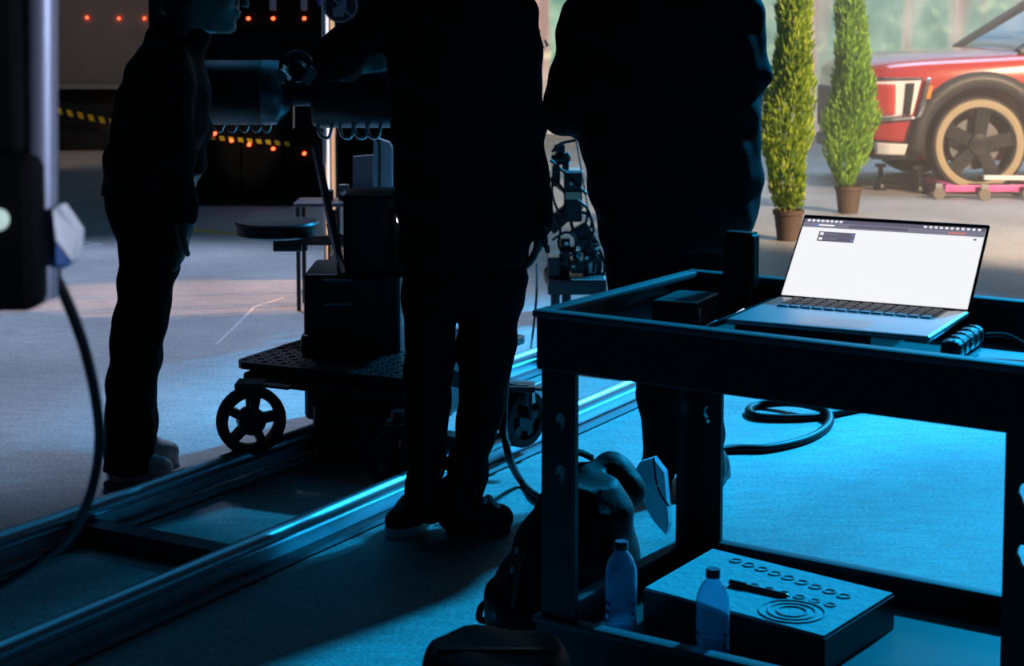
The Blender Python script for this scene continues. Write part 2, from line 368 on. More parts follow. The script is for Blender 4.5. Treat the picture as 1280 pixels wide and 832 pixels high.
# floor marks
TW = mat('white_tape', (.75, .75, .78), .6)
def strip(pts, wd, name, m, label, cat='tape'):
    mb = MB()
    for a_, b_ in zip(pts[:-1], pts[1:]):
        d = (b_-a_).normalized(); n_ = Vector((-d.y, d.x, 0))*wd/2
        mb.prism([a_-n_, b_-n_, b_+n_, a_+n_], (0, 0, .0015))
    return tag(mb.build(name, m), label, cat)
strip([G(88, 301), G(127, 305), G(92, 310)], .016, 'floor_tape', TW, 'white arrow-shaped tape mark on the floor at the left')
strip([G(355, 372), G(318, 383), G(298, 404), G(270, 431)], .010, 'floor_tape', mat('faint_chalk', (.55, .55, .58), .8), 'thin pale chalk line on the floor left of the dolly', 'chalk line')
e = empty('floor_tape', G(268, 290), 'row of yellow hazard dashes on the far floor behind the seat', 'tape')
for i in range(7):
    q = G(236+i*10, 287+i*.9); MB().box(q+Vector((0, 0, .001)), (.055, .11, .002), Matrix.Rotation(.5, 3, 'Z')).build('dash', YEL, e)

# ---------------------------------------------------------------- potted cypresses
def leaf_mat(name, c):
    m = bpy.data.materials.new(name); m.use_nodes = True; nt = m.node_tree; nt.nodes.remove(nt.nodes['Principled BSDF'])
    d = nt.nodes.new('ShaderNodeBsdfDiffuse'); t = nt.nodes.new('ShaderNodeBsdfTranslucent'); a = nt.nodes.new('ShaderNodeMixShader'); a.inputs[0].default_value = .45
    for q in (d, t): q.inputs[0].default_value = (*c, 1)
    nt.links.new(d.outputs[0], a.inputs[1]); nt.links.new(t.outputs[0], a.inputs[2]); nt.links.new(a.outputs[0], nt.nodes['Material Output'].inputs[0])
    return m
def cypress(name, base, height, prof, label, seed, tint):
    rnd = random.Random(seed)
    e = empty(name, base, label, 'tree', 'potted cypresses in front of the car')
    x, y = base.x, base.y
    pr = .092
    MB().lathe((x, y, 0), (0, 0, 1), [(0, .068), (.16, .088), (.162, .096), (.19, .098), (.19, .088), (.165, .084)], 24).build('pot', mat('brown_pot', (.085, .055, .042), .7, var=.2), e, True)
    MB().cyl((x, y, .158), (x, y, .17), .086, n=24).build('soil', mat('soil', (.04, .028, .02), 1), e)
    MB().cyl((x, y, .17), (x, y, height*.9), .016, .004, 8).build('trunk', mat('bark', (.12, .07, .04), .9), e)
    v, f = [], []; mi = []
    n = 7500
    for i in range(n):
        t = rnd.random()**.85
        z = .18+t*(height-.18)
        R = np.interp(t, [p[0] for p in prof], [p[1] for p in prof])
        a = rnd.random()*6.283
        R *= 1+.20*math.sin(a*2+t*13+seed)+.13*math.sin(a*4-t*29+seed)
        rr = R*(.45+.6*math.sqrt(rnd.random()))
        c = Vector((x+rr*math.cos(a)+.022*math.sin(t*7+seed), y+rr*math.sin(a), z))
        out = Vector((math.cos(a), math.sin(a), 0)); up = (Vector((0, 0, 1))+out*(.15+.5*rnd.random())+Vector((rnd.uniform(-.25, .25), rnd.uniform(-.25, .25), 0))).normalized()
        ln = rnd.uniform(.022, .07); wd = rnd.uniform(.005, .010)
        sd_ = up.cross(Vector((rnd.uniform(-1, 1), rnd.uniform(-1, 1), rnd.uniform(-.3, .3)))).normalized(); n2 = up.cross(sd_)
        k = len(v)
        v += [c, c+up*ln*.5+sd_*wd, c+up*ln, c+up*ln*.5-sd_*wd, c+up*ln*.5+n2*wd, c+up*ln*.5-n2*wd]
        f += [(k, k+1, k+2, k+3), (k, k+4, k+2, k+5)]
        q = 0 if rnd.random() < .5 else (1 if rnd.random() < .7 else 2); mi += [q, q]
    mb = MB(); mb.v = v; mb.f = f
    o = mb.build('foliage', None, e)
    for j, c_ in enumerate(((.24, .40, .07), (.45, .62, .09), (.66, .80, .15))):
        cc = [c_[i]*tint[i] for i in range(3)]
        o.data.materials.append(leaf_mat('cypress_leaf_%d_%d' % (seed, j), cc))
    for p_, q in zip(o.data.polygons, mi): p_.material_index = q
    o['kind'] = 'stuff'
    return e
cypress('potted_cypress', G(985, 300), 1.78, [(0, .055), (.08, .11), (.25, .135), (.4, .125), (.6, .105), (.75, .085), (.85, .085), (.95, .045), (1, .01)], 'potted cypress in a brown pot, nearer and left of the two', 3, (1.1, 1, 1))
cypress('potted_cypress', G(1060, 266), 1.80, [(0, .05), (.10, .12), (.25, .150), (.4, .14), (.6, .10), (.75, .072), (.9, .06), (1, .01)], 'potted cypress standing right in front of the red car bumper', 11, (.9, 1.02, 1.2))

# ---------------------------------------------------------------- red car
phi = math.radians(3)
cf = Vector((-math.cos(phi), -math.sin(phi), 0)); cl = Vector((math.sin(phi), -math.cos(phi), 0))
CO = G(1222, 243); CO = CO - cl*.93          # ground point below front axle centre
def CW(x, y, z): return CO + cf*x + cl*y + Vector((0, 0, z))
car = empty('car', CO, 'red sport utility car on wheel dollies in front of the forest screen', 'car')
RP = mat('red_car_paint', (.42, .030, .022), .22, var=.05, Coat_Weight=1.0, Coat_Roughness=.04)
CLAD = mat('dark_cladding', (.030, .026, .026), .5)
CHR = mat('chrome', (.85, .86, .9), .08, 1.0)
GLS = mat('car_glass', (.02, .03, .035), .03, spec=1.0, Coat_Weight=1.0)
st = [  # x, [(y,z)...]
 (.90, [(0, .30), (.60, .30), (.66, .45), (.69, .65), (.67, .85), (.60, .93), (.35, .96), (0, .97)]),
 (.84, [(0, .27), (.74, .27), (.80, .45), (.82, .67), (.80, .90), (.72, .975), (.38, 1.0), (0, 1.01)]),
 (.70, [(0, .24), (.84, .24), (.90, .45), (.915, .70), (.90, .95), (.82, 1.015), (.42, 1.045), (0, 1.055)]),
 (.45, [(0, .22), (.90, .22), (.95, .45), (.965, .73), (.95, .985), (.86, 1.045), (.45, 1.075), (0, 1.085)]),
 (0, [(0, .22), (.93, .22), (.97, .45), (.985, .76), (.97, 1.01), (.88, 1.065), (.46, 1.10), (0, 1.11)]),
 (-.35, [(0, .22), (.93, .22), (.97, .45), (.99, .78), (.975, 1.03), (.89, 1.085), (.46, 1.115), (0, 1.125)]),
 (-.75, [(0, .22), (.93, .22), (.97, .45), (.99, .78), (.98, 1.04), (.90, 1.10), (.46, 1.12), (0, 1.125)]),
 (-2.0, [(0, .22), (.93, .22), (.97, .45), (.99, .78), (.985, 1.06), (.91, 1.13), (.46, 1.14), (0, 1.14)]),
 (-3.6, [(0, .24), (.92, .24), (.96, .45), (.985, .80), (.97, 1.08), (.90, 1.16), (.46, 1.18), (0, 1.18)]),
 (-4.05, [(0, .32), (.80, .32), (.86, .5), (.88, .80), (.86, 1.05), (.80, 1.14), (.44, 1.16), (0, 1.16)]),
]
def half_y(x, z):
    xs = [s[0] for s in st][::-1]
    ys = [np.interp(z, [q[1] for q in s[1][1:6]], [q[0] for q in s[1][1:6]]) for s in st][::-1]
    return float(np.interp(x, xs, ys))
vb, fb = [], []; M_ = 14
for x, pr_ in st:
    for (y, z) in pr_: vb.append(CW(x, y, z))
    for (y, z) in pr_[-2:0:-1]: vb.append(CW(x, -y, z))
for i in range(len(st)-1):
    for k in range(M_): fb.append((i*M_+k, i*M_+(k+1) % M_, (i+1)*M_+(k+1) % M_, (i+1)*M_+k))
fb += [tuple(range(M_)), tuple((len(st)-1)*M_+k for k in range(M_))]
mb = MB(); mb.v = [tuple(p) for p in vb]; mb.f = fb
body = mb.build('car_body', RP, car)
cut = MB()
for ax in (0, -3.1):
    for sy in (1, -1): cut.cyl(CW(ax, sy*.62, .40), CW(ax, sy*1.2, .40), .47, n=48)
cut = cut.build('cut', None, car)
ss = body.modifiers.new('s', 'SUBSURF'); ss.levels = 3; ss.render_levels = 3
bo = body.modifiers.new('b', 'BOOLEAN'); bo.object = cut; bo.solver = 'EXACT'
dg = bpy.context.evaluated_depsgraph_get(); dg.update()
nm_ = bpy.data.meshes.new_from_object(body.evaluated_get(dg)); body.modifiers.clear(); body.data = nm_; nm_.name = 'car_body'
bpy.data.objects.remove(cut); shade(body, 35)
# greenhouse: side and front glass, roof, pillars
def patch(name, quad_pts, m, nx=8, ny=4, th=.012, parent=car):   # quad_pts: 4 car-space corners, bilinear
    a, b, c, d = [Vector(q) for q in quad_pts]
    v, f = [], []
    for i in range(nx+1):
        for j in range(ny+1):
            s, t = i/nx, j/ny; v.append(a.lerp(b, s).lerp(d.lerp(c, s), t))
    for i in range(nx):
        for j in range(ny): k = i*(ny+1)+j; f.append((k, k+ny+1, k+ny+2, k+1))
    mb = MB(); mb.v = [tuple(CW(*p)) for p in v]; mb.f = f
    o = mb.build(name, m, parent, True); md = o.modifiers.new('t', 'SOLIDIFY'); md.thickness = th; md.offset = 0
    return o
patch('windshield', [(-.36, -.80, 1.10), (-.36, .80, 1.10), (-1.30, .66, 1.69), (-1.30, -.66, 1.69)], GLS)
for s in (1, -1):
    patch('side_window', [(-.62, s*.885, 1.10), (-2.1, s*.90, 1.13), (-2.1, s*.70, 1.64), (-1.34, s*.69, 1.64)], GLS)
    patch('side_window', [(-2.2, s*.90, 1.13), (-3.7, s*.89, 1.16), (-3.5, s*.70, 1.62), (-2.2, s*.70, 1.64)], GLS)
    MB().tube([CW(-.34, s*.83, 1.085), CW(-.85, s*.76, 1.42), CW(-1.32, s*.685, 1.70), CW(-2.4, s*.68, 1.73), CW(-3.7, s*.68, 1.68)], .035, 8).build('pillar', BLK, car, True)
MB().add([CW(x, y, z) for x, z in ((-1.28, 1.70), (-2.4, 1.75), (-3.7, 1.70)) for y in (-.70, 0, .70)], [(0, 1, 4, 3), (1, 2, 5, 4), (3, 4, 7, 6), (4, 5, 8, 7)]).build('roof', RP, car, True)
patch('rear_window', [(-3.72, -.66, 1.68), (-3.72, .66, 1.68), (-4.0, .78, 1.14), (-4.0, -.78, 1.14)], GLS)
# side details, laid on the body surface
def onbody(poly, name, m, off=.012, n=8, parent=car):
    a, b, c, d = poly; v, f = [], []
    for i in range(n+1):
        for j in range(n+1):
            s, t = i/n, j/n
            x = (a[0]*(1-s)+b[0]*s)*(1-t)+(d[0]*(1-s)+c[0]*s)*t; z = (a[1]*(1-s)+b[1]*s)*(1-t)+(d[1]*(1-s)+c[1]*s)*t
            v.append(CW(x, half_y(x, z)-.02+off, z))
    for i in range(n):
        for j in range(n): k = i*(n+1)+j; f.append((k, k+n+1, k+n+2, k+1))
    mb = MB(); mb.v = [tuple(p) for p in v]; mb.f = f
    o = mb.build(name, m, parent, True); md = o.modifiers.new('t', 'SOLIDIFY'); md.thickness = .02; md.offset = 0; return o
LENS = mat('lamp_lens', (.85, .80, .80), .05, spec=1.0, Coat_Weight=1)
hl_ = onbody([(.83, .58), (.53, .62), (.47, .88), (.83, .87)], 'headlight', LENS, .03)
onbody([(.82, .60), (.66, .62), (.66, .85), (.82, .85)], 'painted_reflection', mat('red_reflection_paint', (.55, .06, .05), .12, Coat_Weight=1), .045)  # red reflection in the headlight cover, painted as a patch
onbody([(.60, .62), (.55, .62), (.52, .86), (.58, .86)], 'lamp_divider', BLK, .045)
onbody([(.50, .60), (.47, .60), (.40, .90), (.43, .90)], 'chrome_blade', CHR, .05)
onbody([(.84, .56), (.50, .59), (.50, .61), (.84, .58)], 'chrome_strip', CHR, .05)
onbody([(.84, .88), (.46, .89), (.46, .905), (.84, .90)], 'chrome_strip', CHR, .05)
onbody([(.44, .74), (.41, .74), (.385, .84), (.415, .84)], 'side_marker', mat('orange_lens', (.8, .22, .02), .3), .05)
onbody([(.80, .27), (.50, .27), (.48, .40), (.82, .42)], 'lower_bumper', CLAD, .03)
onbody([(.78, .31), (.58, .31), (.56, .39), (.79, .40)], 'skid_plate', mat('pale_skid', (.75, .72, .7), .35), .06)
onbody([(-.52, .26), (-2.6, .26), (-2.6, .42), (-.5, .42)], 'sill_cladding', CLAD, .03)
MB().box(CW(.895, 0, .62), (.04, 1.15, .34), Matrix.Rotation(phi, 3, 'Z'), .01).build('grille', CLAD, car)
MB().box(CW(.90, 0, .34), (.05, 1.1, .10), Matrix.Rotation(phi, 3, 'Z'), .01).build('lower_grille', CLAD, car)
TYRE = mat('tyre_rubber', (.022, .021, .021), .8)
TAN = mat('dusty_tyre_sidewall', (.36, .29, .19), .85, var=.12, scale=40)
def wheel(ax, sy):
    c = CW(ax, sy*.95, .385); ax_ = cl*sy
    tp = [(-.24, .30), (-.24, .35), (-.21, .377), (-.03, .377), (-.005, .365), (.0, .345)]
    t_ = MB().lathe(c, ax_, tp, 48, False).build('tyre', TYRE, car, True)
    MB().lathe(c, ax_, [(-.004, .352), (.012, .343), (.016, .315), (.006, .290), (-.03, .285)], 48, False).build('sidewall', TAN, t_, True)
    r_ = MB().lathe(c, ax_, [(-.20, .275), (-.03, .285), (-.005, .283), (-.005, .272), (-.08, .266)], 48, False).build('rim', mat('black_rim', (.02, .02, .022), .25, .3), car, True)
    up = Vector((0, 0, 1)); fw = cf
    for k in range(5):
        a = math.radians(90+72*k+8)
        dr = fw*math.cos(a)+up*math.sin(a); pp = dr.cross(ax_)
        o0 = c - ax_*.02
        MB().prism([o0+dr*.05+pp*.045, o0+dr*.272+pp*.055, o0+dr*.272-pp*.055, o0+dr*.05-pp*.045], -ax_*.035).build('spoke', MATS['black_rim'], r_)
        MB().prism([o0+dr*.09+pp*.012, o0+dr*.265+pp*.02, o0+dr*.265-pp*.02, o0+dr*.09-pp*.012], ax_*.008).build('spoke_ridge', MATS['black_rim'], r_)
    MB().lathe(c-ax_*.03, ax_, [(0, .085), (.03, .08), (.034, .05), (.036, .03), (.036, 0)], 24).build('hub', MATS['black_rim'], r_, True)
    MB().cyl(c-ax_*.16, c-ax_*.12, .20, n=32).build('brake_disc', mat('brake_steel', (.14, .14, .15), .5, .6), car, True)
    # arch cladding
    v, f = [], []
    for i in range(25):
        a = math.radians(-12+204*i/24)
        for R in (.43, .55):
            x = ax+R*math.cos(a); z = .40+R*math.sin(a); z = max(z, .26)
            v.append(CW(x, sy*(half_y(x, z)+.012), z))
    for i in range(24): f.append((2*i, 2*i+2, 2*i+3, 2*i+1))
    mb = MB(); mb.v = [tuple(p) for p in v]; mb.f = f
    o = mb.build('wheel_arch', CLAD, car, True); md = o.modifiers.new('t', 'SOLIDIFY'); md.thickness = .05; md.offset = 0
for ax in (0, -3.1):
    for s in (1, -1): wheel(ax, s)
# mirror
MB().box(CW(-.78, 1.06, 1.13), (.12, .2, .13), None, .03).build('mirror', RP, car)
# pink wheel dolly under the front wheel
PINK = mat('pink_steel', (.72, .10, .34), .4, var=.15)
e = empty('wheel_dolly', CW(0, 1.0, 0), 'pink steel wheel dolly with small casters under the front wheel', 'wheel dolly')
for s in (-.30, .36):
    MB().bar(CW(-s, .55, .085), CW(-s, 1.28, .085), .05, .045, .006).build('roller_bar', PINK, e)
MB().bar(CW(-.42, 1.25, .08), CW(.36, 1.25, .08), .05, .05, .006).build('side_bar', PINK, e)
MB().bar(CW(-.55, 1.12, .14), CW(.02, 1.12, .15), .035, .035, .005).build('pedal_bar', WHITE, e)
for px_, py_ in ((.40, 1.25), (.08, 1.33), (-.25, 1.33), (-.48, 1.25), (.32, .6), (-.4, .6)):
    q = CW(px_, py_, .045); k_ = MB().cyl(q-cl*.018, q+cl*.018, .045, n=18).build('caster', mat('grey_caster', (.16, .14, .12), .6), e, True)
    MB().bar(q+Vector((0, 0, .0)), q+Vector((0, 0, .075)), .05, .02).build('fork', STEEL, k_)
# black jack stands under the bumper
for i, (x_, y_, lb) in enumerate(((.42, .78, 'black jack stand on a caster under the car bumper, close to the wheel'), (.66, .55, 'black jack stand under the car bumper, behind the right cypress'))):
    e = empty('jack_stand', CW(x_, y_, 0), lb, 'stand', 'jack stands under the bumper')
    MB().lathe(CW(x_, y_, 0), (0, 0, 1), [(0, .05), (.02, .055), (.06, .04), (.075, .022)], 16).build('foot', BLKM, e, True)
    MB().cyl(CW(x_, y_, .07), CW(x_, y_, .185), .02).build('post', BLKM, e, True)
    MB().box(CW(x_, y_, .195), (.08, .06, .025), None, .006).build('saddle', BLKM, e)

# ---------------------------------------------------------------- dolly track
tu = Vector((.4965, .868, 0)); tn = Vector((.868, -.4965, 0))
far0 = Vector((-1.285, 4.26, 0)); near0 = Vector((-1.061, 3.499, 0))
near0 = near0 + tu*((far0-near0).dot(tu))         # same station as far0
tr = empty('dolly_track', (near0+far0)/2, 'two-rail metal camera dolly track running across the floor', 'dolly track')
RAIL = mat('rail_steel', (.5, .53, .58), .38, 1.0, var=.12, scale=18)
def rail(o0, name):
    a = o0-tu*1.6; b = o0+tu*4.6
    r_ = MB().tube([a+Vector((0, 0, .078)), a.lerp(b, .33)+Vector((0, 0, .078)), a.lerp(b, .66)+Vector((0, 0, .078)), b+Vector((0, 0, .078))], .024, 14, 2).build('rail', RAIL, tr, True)
    MB().bar(a+Vector((0, 0, .045)), b+Vector((0, 0, .045)), .010, .05).build('web', RAIL, r_)
    MB().bar(a+Vector((0, 0, .012)), b+Vector((0, 0, .012)), .075, .012).build('flange', RAIL, r_)
rail(far0, 'far'); rail(near0, 'near')
SLP = mat('sleeper_steel', (.10, .10, .11), .4, .8)
for q in (-1.0, .30, 1.6, 2.9, 4.2):
    a = far0+tu*q; b = near0+tu*q
    MB().bar(a+Vector((0, 0, .030)), b+Vector((0, 0, .030)), .07, .045, .004).build('sleeper', SLP, tr)

# ---------------------------------------------------------------- crane dolly
dt = Vector((.4226, .906, 0)); dn = Vector((.906, -.4226, 0))
C0 = Vector((-.877, 5.36, 0))
def DW(t, n, z): return C0+dt*t+dn*n+Vector((0, 0, z))
RZ = Matrix((dt, Vector((-dt.y, dt.x, 0)), Vector((0, 0, 1)))).transposed()
dol = empty('camera_crane_dolly', DW(.4, .4, 0), 'black camera crane dolly with round seat, tread platform and counterweight drums', 'camera dolly')
pl = MB()
rc = .05
def rrect(t0, t1, n0, n1, z, r=.05):
    out = []
    for (ct, cn, a0) in ((t1-r, n1-r, 0), (t0+r, n1-r, 90), (t0+r, n0+r, 180), (t1-r, n0+r, 270)):
        for k in range(5):
            a = math.radians(a0+k*22.5); out.append(DW(ct+r*math.cos(a), cn+r*math.sin(a), z))
    return out
pl.prism(rrect(0, .80, 0, .66, .290), (0, 0, .022)); plat = pl.build('platform', mat('tread_plate', (.05, .052, .056), .35, .7, var=.2), dol)
nub = MB()
for i in range(26):
    for j in range(24):
        t_ = .03+i*.035; n_ = .03+j*.035
        if t_ > .77 or n_ > .63: continue
        M = RZ @ Matrix.Rotation(.78 if (i+j) % 2 else -.78, 3, 'Z')
        q = DW(t_, n_, .312); nub.add([M @ Vector(p)+q for p in ((.013, 0, 0), (0, .0045, 0), (-.013, 0, 0), (0, -.0045, 0), (.006, 0, .004), (-.006, 0, .004))], [(0, 1, 4), (1, 5, 4), (1, 2, 5), (2, 3, 5), (3, 4, 5), (3, 0, 4)])
o = nub.build('tread_pattern', plat.data.materials[0], plat); o['kind'] = 'stuff'
MB().prism(rrect(.03, .77, .03, .63, .235, .03), (0, 0, .05)).build('chassis', BLKM, dol)
MB().bar(DW(.02, .04, .268), DW(.02, .62, .268), .05, .03, .012).build('bumper', BLKR, dol)
MB().box(DW(.40, .40, .19), (.62, .40, .13), RZ, .02).build('battery_housing', BLKM, dol)
MB().box(DW(.26, .40, .145), (.40, .30, .10), RZ, .015).build('motor_box', BLKM, dol)
# column
cx_ = P(448, 400, 5.62)
def cbox(px0, px1, py0, py1, d, dep, name, m=BLKM, bev=.012):
    a = P(px0, py1, d); b = P(px1, py0, d)
    return MB().box2((a.x, d-dep/2, a.z), (b.x, d+dep/2, b.z), bev).build(name, m, dol)
cbox(388, 505, 333, 478, 5.66, .34, 'column_base')
cbox(404, 500, 470, 556, 5.50, .30, 'hydraulic_tank')
cbox(434, 560, 238, 340, 5.66, .26, 'column')
cbox(378, 440, 415, 440, 5.50, .10, 'step')
cbox(490, 512, 262, 335, 5.52, .05, 'valve_block')
MB().lathe(P(500, 274, 5.46), (0, -1, 0), [(0, .011), (.012, .011), (.016, .006), (.017, 0)], 12).build('indicator_lamp', mat('white_indicator', (.8, .8, .9), .3, emit=(.9, .9, 1), strength=4), dol, True)
MB().cyl(P(542, 330, 5.7), P(542, 150, 5.7), .085).build('turntable_post', BLKM, dol, True)
MB().lathe(P(545, 168, 5.7), (0, 0, 1), [(0, .12), (.02, .14), (.05, .14), (.07, .10)], 28).build('turntable', BLKM, dol, True)
for py in (350, 380): MB().bar(P(404, py, 5.48), P(440, py, 5.48), .01, .006).build('panel_seam', STEEL, dol)
# counterweight drums on the crane tail
DRUM = mat('dark_drum_paint', (.004, .010, .011), .42, var=.15, scale=12)
cdp = 5.85
def drum(px0, px1, py0, py1, taper):
    c0 = P(px0, (py0+py1)/2, cdp); c1 = P(px1, (py0+py1)/2, cdp); r = (py1-py0)/2/F*cdp; L_ = (c1-c0).length
    return MB().lathe(c0, (1, 0, 0), [(0, r*.93), (.015, r), (L_-taper, r), (L_-taper*.5, r*.93), (L_-taper*.15, r*.75), (L_, r*.5)], 40).build('counterweight_drum', DRUM, dol, True)
dm_ = drum(252, 366, 75, 156, .10); drum(392, 575, 78, 160, .03)
r_ = 40.5/F*cdp; c1_ = P(330, 115.5, cdp)
MB().lathe(c1_, (1, 0, 0), [(0, r_*1.01), (.05, r_*.985), (.075, r_*.80), (.09, r_*.52)], 40, False).build('lit_end_cap', mat('lit_cap_metal', (.16, .18, .20), .35, .6), dm_, True)  # drum end given a lighter colour for the light falling on it
MB().cyl(P(340, 117, cdp), P(400, 117, cdp), .042).build('tail_tube', BLKM, dol, True)
MB().bar(P(352, 107, cdp-.12), P(396, 110, cdp-.12), .05, .015).build('tail_plate', BLKM, dol)
hw = P(371, 86, cdp-.10); hr = 20/F*cdp
h_ = MB().torus(hw, (.25, -1, .1), hr, .007, 36, 8).build('handwheel', BLKM, dol, True)
ring = Vector((.25, -1, .1)).normalized(); ra = ring.orthogonal().normalized(); rb = ring.cross(ra)
for k in range(3):
    a = math.radians(30+120*k); MB().bar(hw, hw+(ra*math.cos(a)+rb*math.sin(a))*hr, .016, .012).build('spoke', BLKM, h_)
MB().lathe(hw+ring*-.0, ring, [(-.03, .03), (.02, .03), (.03, .018)], 18).build('hub', BLKM, h_, True)
for a, b in (((382, 104), (393, 85)), ((345, 88), (356, 100))): MB().bar(P(*a, cdp-.13), P(*b, cdp-.13), .015, .03).build('lock_lever', ALU, dol)
for px in (272, 288, 303, 318, 331):
    q = P(px, 154, cdp); MB().tube([q+Vector((-.018, 0, .01)), q+Vector((-.004, 0, -.024)), q+Vector((.014, 0, -.026)), q+Vector((.024, 0, .008))], .0035, 6, 4).build('hook', ALU, dol, True)
for px in (405, 432, 450, 466):
    q = P(px, 159, cdp-.05); MB().tube([q+Vector((-.022, 0, .015)), q+Vector((-.012, 0, -.028)), q+Vector((.016, 0, -.034)), q+Vector((.026, 0, .004))], .006, 8, 4).build('hook', ALU, dol, True)
MB().bar(P(358, 130, cdp), P(358, 160, cdp), .05, .06).build('drum_bracket', DRUM, dol)
# seat
sp = P(346.5, 284, 6.0)
MB().lathe((sp.x, sp.y, sp.z-.03), (0, 0, 1), [(0, .135), (.008, .146), (.045, .147), (.052, .140), (.048, .09), (.047, 0)], 40).build('seat', mat('seat_vinyl', (.02, .022, .024), .32), dol, True)
MB().box((sp.x+.04, sp.y, sp.z-.055), (.10, .09, .05), None, .006).build('seat_bracket', mat('bronze_metal', (.13, .11, .09), .4, .8), dol)
MB().cyl((sp.x+.09, sp.y, sp.z-.08), (sp.x+.09, sp.y, sp.z-.03), .016).build('seat_pivot', BLKM, dol, True)
MB().bar((sp.x+.06, sp.y, sp.z-.045), P(450, 300, 5.7), .05, .03).build('seat_arm', BLKM, dol)
# steering bar and cables
MB().bar(P(394, 182, 5.7), P(434, 372, 5.5), .022, .022, .003).build('steering_bar', mat('grey_bar', (.30, .30, .34), .4, .6), dol)
MB().tube([P(409, 280, 5.8), P(425, 293, 5.75), P(440, 299, 5.7), P(455, 300, 5.62)], .004, 6).build('hose', CABLE, dol, True)
MB().tube([P(409, 280, 5.8), P(414, 297, 5.75), P(426, 294, 5.75)], .003, 6).build('hose', CABLE, dol, True)
# caster wheels
def caster(c, r, wd, name='caster_wheel', ax=Vector((.35, -.94, 0)), top=None):
    ax = ax.normalized()
    w_ = MB().lathe(c-ax*wd/2, ax, [(0, r*.72), (0, r*.95), (wd*.2, r), (wd*.8, r), (wd, r*.95), (wd, r*.72), (wd*.8, r*.70), (wd*.2, r*.70), (0, r*.72)], 36, False).build(name, BLKR, dol, True)
    MB().cyl(c-ax*wd*.45, c+ax*wd*.45, r*.40, n=20).build('hub', BLKM, w_, True)
    side = ax.cross(Vector((0, 0, 1)))
    for k in range(5):
        a = 2*math.pi*k/5+.5; dr = side*math.cos(a)+Vector((0, 0, 1))*math.sin(a); MB().bar(c+dr*r*.2, c+dr*r*.74, wd*.5, r*.40, up=ax).build('spoke', BLKM, w_)
    if top is not None:
        for s in (-1, 1): MB().bar(c+ax*s*wd*.72, c+ax*s*wd*.72+Vector((0, 0, r*1.02)), .012, .035).build('fork', BLKM, w_)
        MB().box(c+Vector((0, 0, r*1.06)), (wd*1.7, wd*1.7, .018), None, .003).build('fork_crown', BLKM, w_)
        MB().cyl(c+Vector((0, 0, r*1.04)), (c.x, c.y, top), .024).build('stem', BLKM, w_, True)
        MB().bar(c+Vector((.02, -.01, r*1.08)), c+Vector((.12, -.02, r*1.0)), .035, .008).build('brake_lever', BLKM, w_)
caster(P(314, 525, 5.12), .104, .05, top=.25)
caster(P(652, 522, 5.36), .092, .05, ax=Vector((.75, -.66, 0)), top=.24)
c3 = P(500, 575, 4.95); caster(c3, .10, .05, top=.25)
caster(DW(.86, .05, .205), .10, .05, top=.25)
MB().box(P(648, 490, 5.4), (.10, .12, .06), RZ, .006).build('wheel_bracket', STEEL, dol)
MB().bar(P(648, 490, 5.4), P(560, 470, 5.3), .07, .05).build('outrigger', BLKM, dol)

# things behind the dolly: side table with gear, grey hood, small crate
t0 = P(418, 250, 8.2); e = empty('side_table', (t0.x, t0.y, 0), 'small dark table with thin pale edge behind the crane column', 'table')
MB().box((t0.x, t0.y, t0.z-.01), (.36, .26, .018), None, .004).build('tabletop', mat('dark_table', (.09, .09, .10), .3), e)
for sx in (-1, 1):
    for sy in (-1, 1): MB().bar((t0.x+sx*.16, t0.y+sy*.11, 0), (t0.x+sx*.16, t0.y+sy*.11, t0.z-.018), .018, .018).build('leg', BLKM, e)
tz = t0.z
for (dx, sz, m_, lb) in ((-.03, (.05, .05, .05), BLK, 'small black device on the side table, left'), (.045, (.05, .04, .075), mat('olive_gear', (.10, .10, .075), .5), 'small olive camera accessory on the side table'), (.10, (.04, .04, .05), BLKM, 'small black knob device on the side table, right')):
    e2 = empty('gear_box', (t0.x+dx, t0.y, tz), lb, 'device', 'gear on the side table')
    MB().box((t0.x+dx, t0.y, tz+sz[2]/2), sz, None, .006).build('case', m_, e2)
    MB().lathe((t0.x+dx, t0.y-sz[1]/2, tz+sz[2]*.55), (0, -1, 0), [(0, .016), (.012, .016), (.014, .010), (.014, 0)], 14).build('lens', ALU if dx > 0 else BLKM, e2, True)
hd = 7.6
e = empty('folding_chair', (P(466, 230, hd).x, hd, 0), 'grey fabric folding chair half hidden behind the crane column', 'chair')
a_, b_ = P(467, 235, hd), P(490, 172, hd)
MB().prism([P(466, 236, hd), P(467, 172, hd), P(470, 172, hd), P(486, 178, hd), P(490, 184, hd), P(490, 236, hd)], (0, .06, 0)).build('backrest', GREY, e)
MB().prism([P(441, 240, hd+.1), P(441, 196, hd+.1), P(466, 194, hd+.1), P(466, 240, hd+.1)], (0, .05, 0)).build('side_flap', mat('dark_grey_fabric', (.13, .13, .15), .9), e)
q = P(466, 242, hd); MB().box((q.x, hd+.2, q.z-.03), (.20, .36, .04), None, .01).build('seat', GREY, e)
for sx in (-.09, .09):
    for sy in (.04, .36): MB().bar((q.x+sx, hd+sy, 0), (q.x+sx, hd+sy, q.z-.04), .02, .02).build('leg', BLKM, e)
MB().tube([P(474, 238, hd-.03), P(474, 180, hd-.03), P(470, 176, hd-.03)], .006, 6).build('frame_tube', BLKM, e, True)
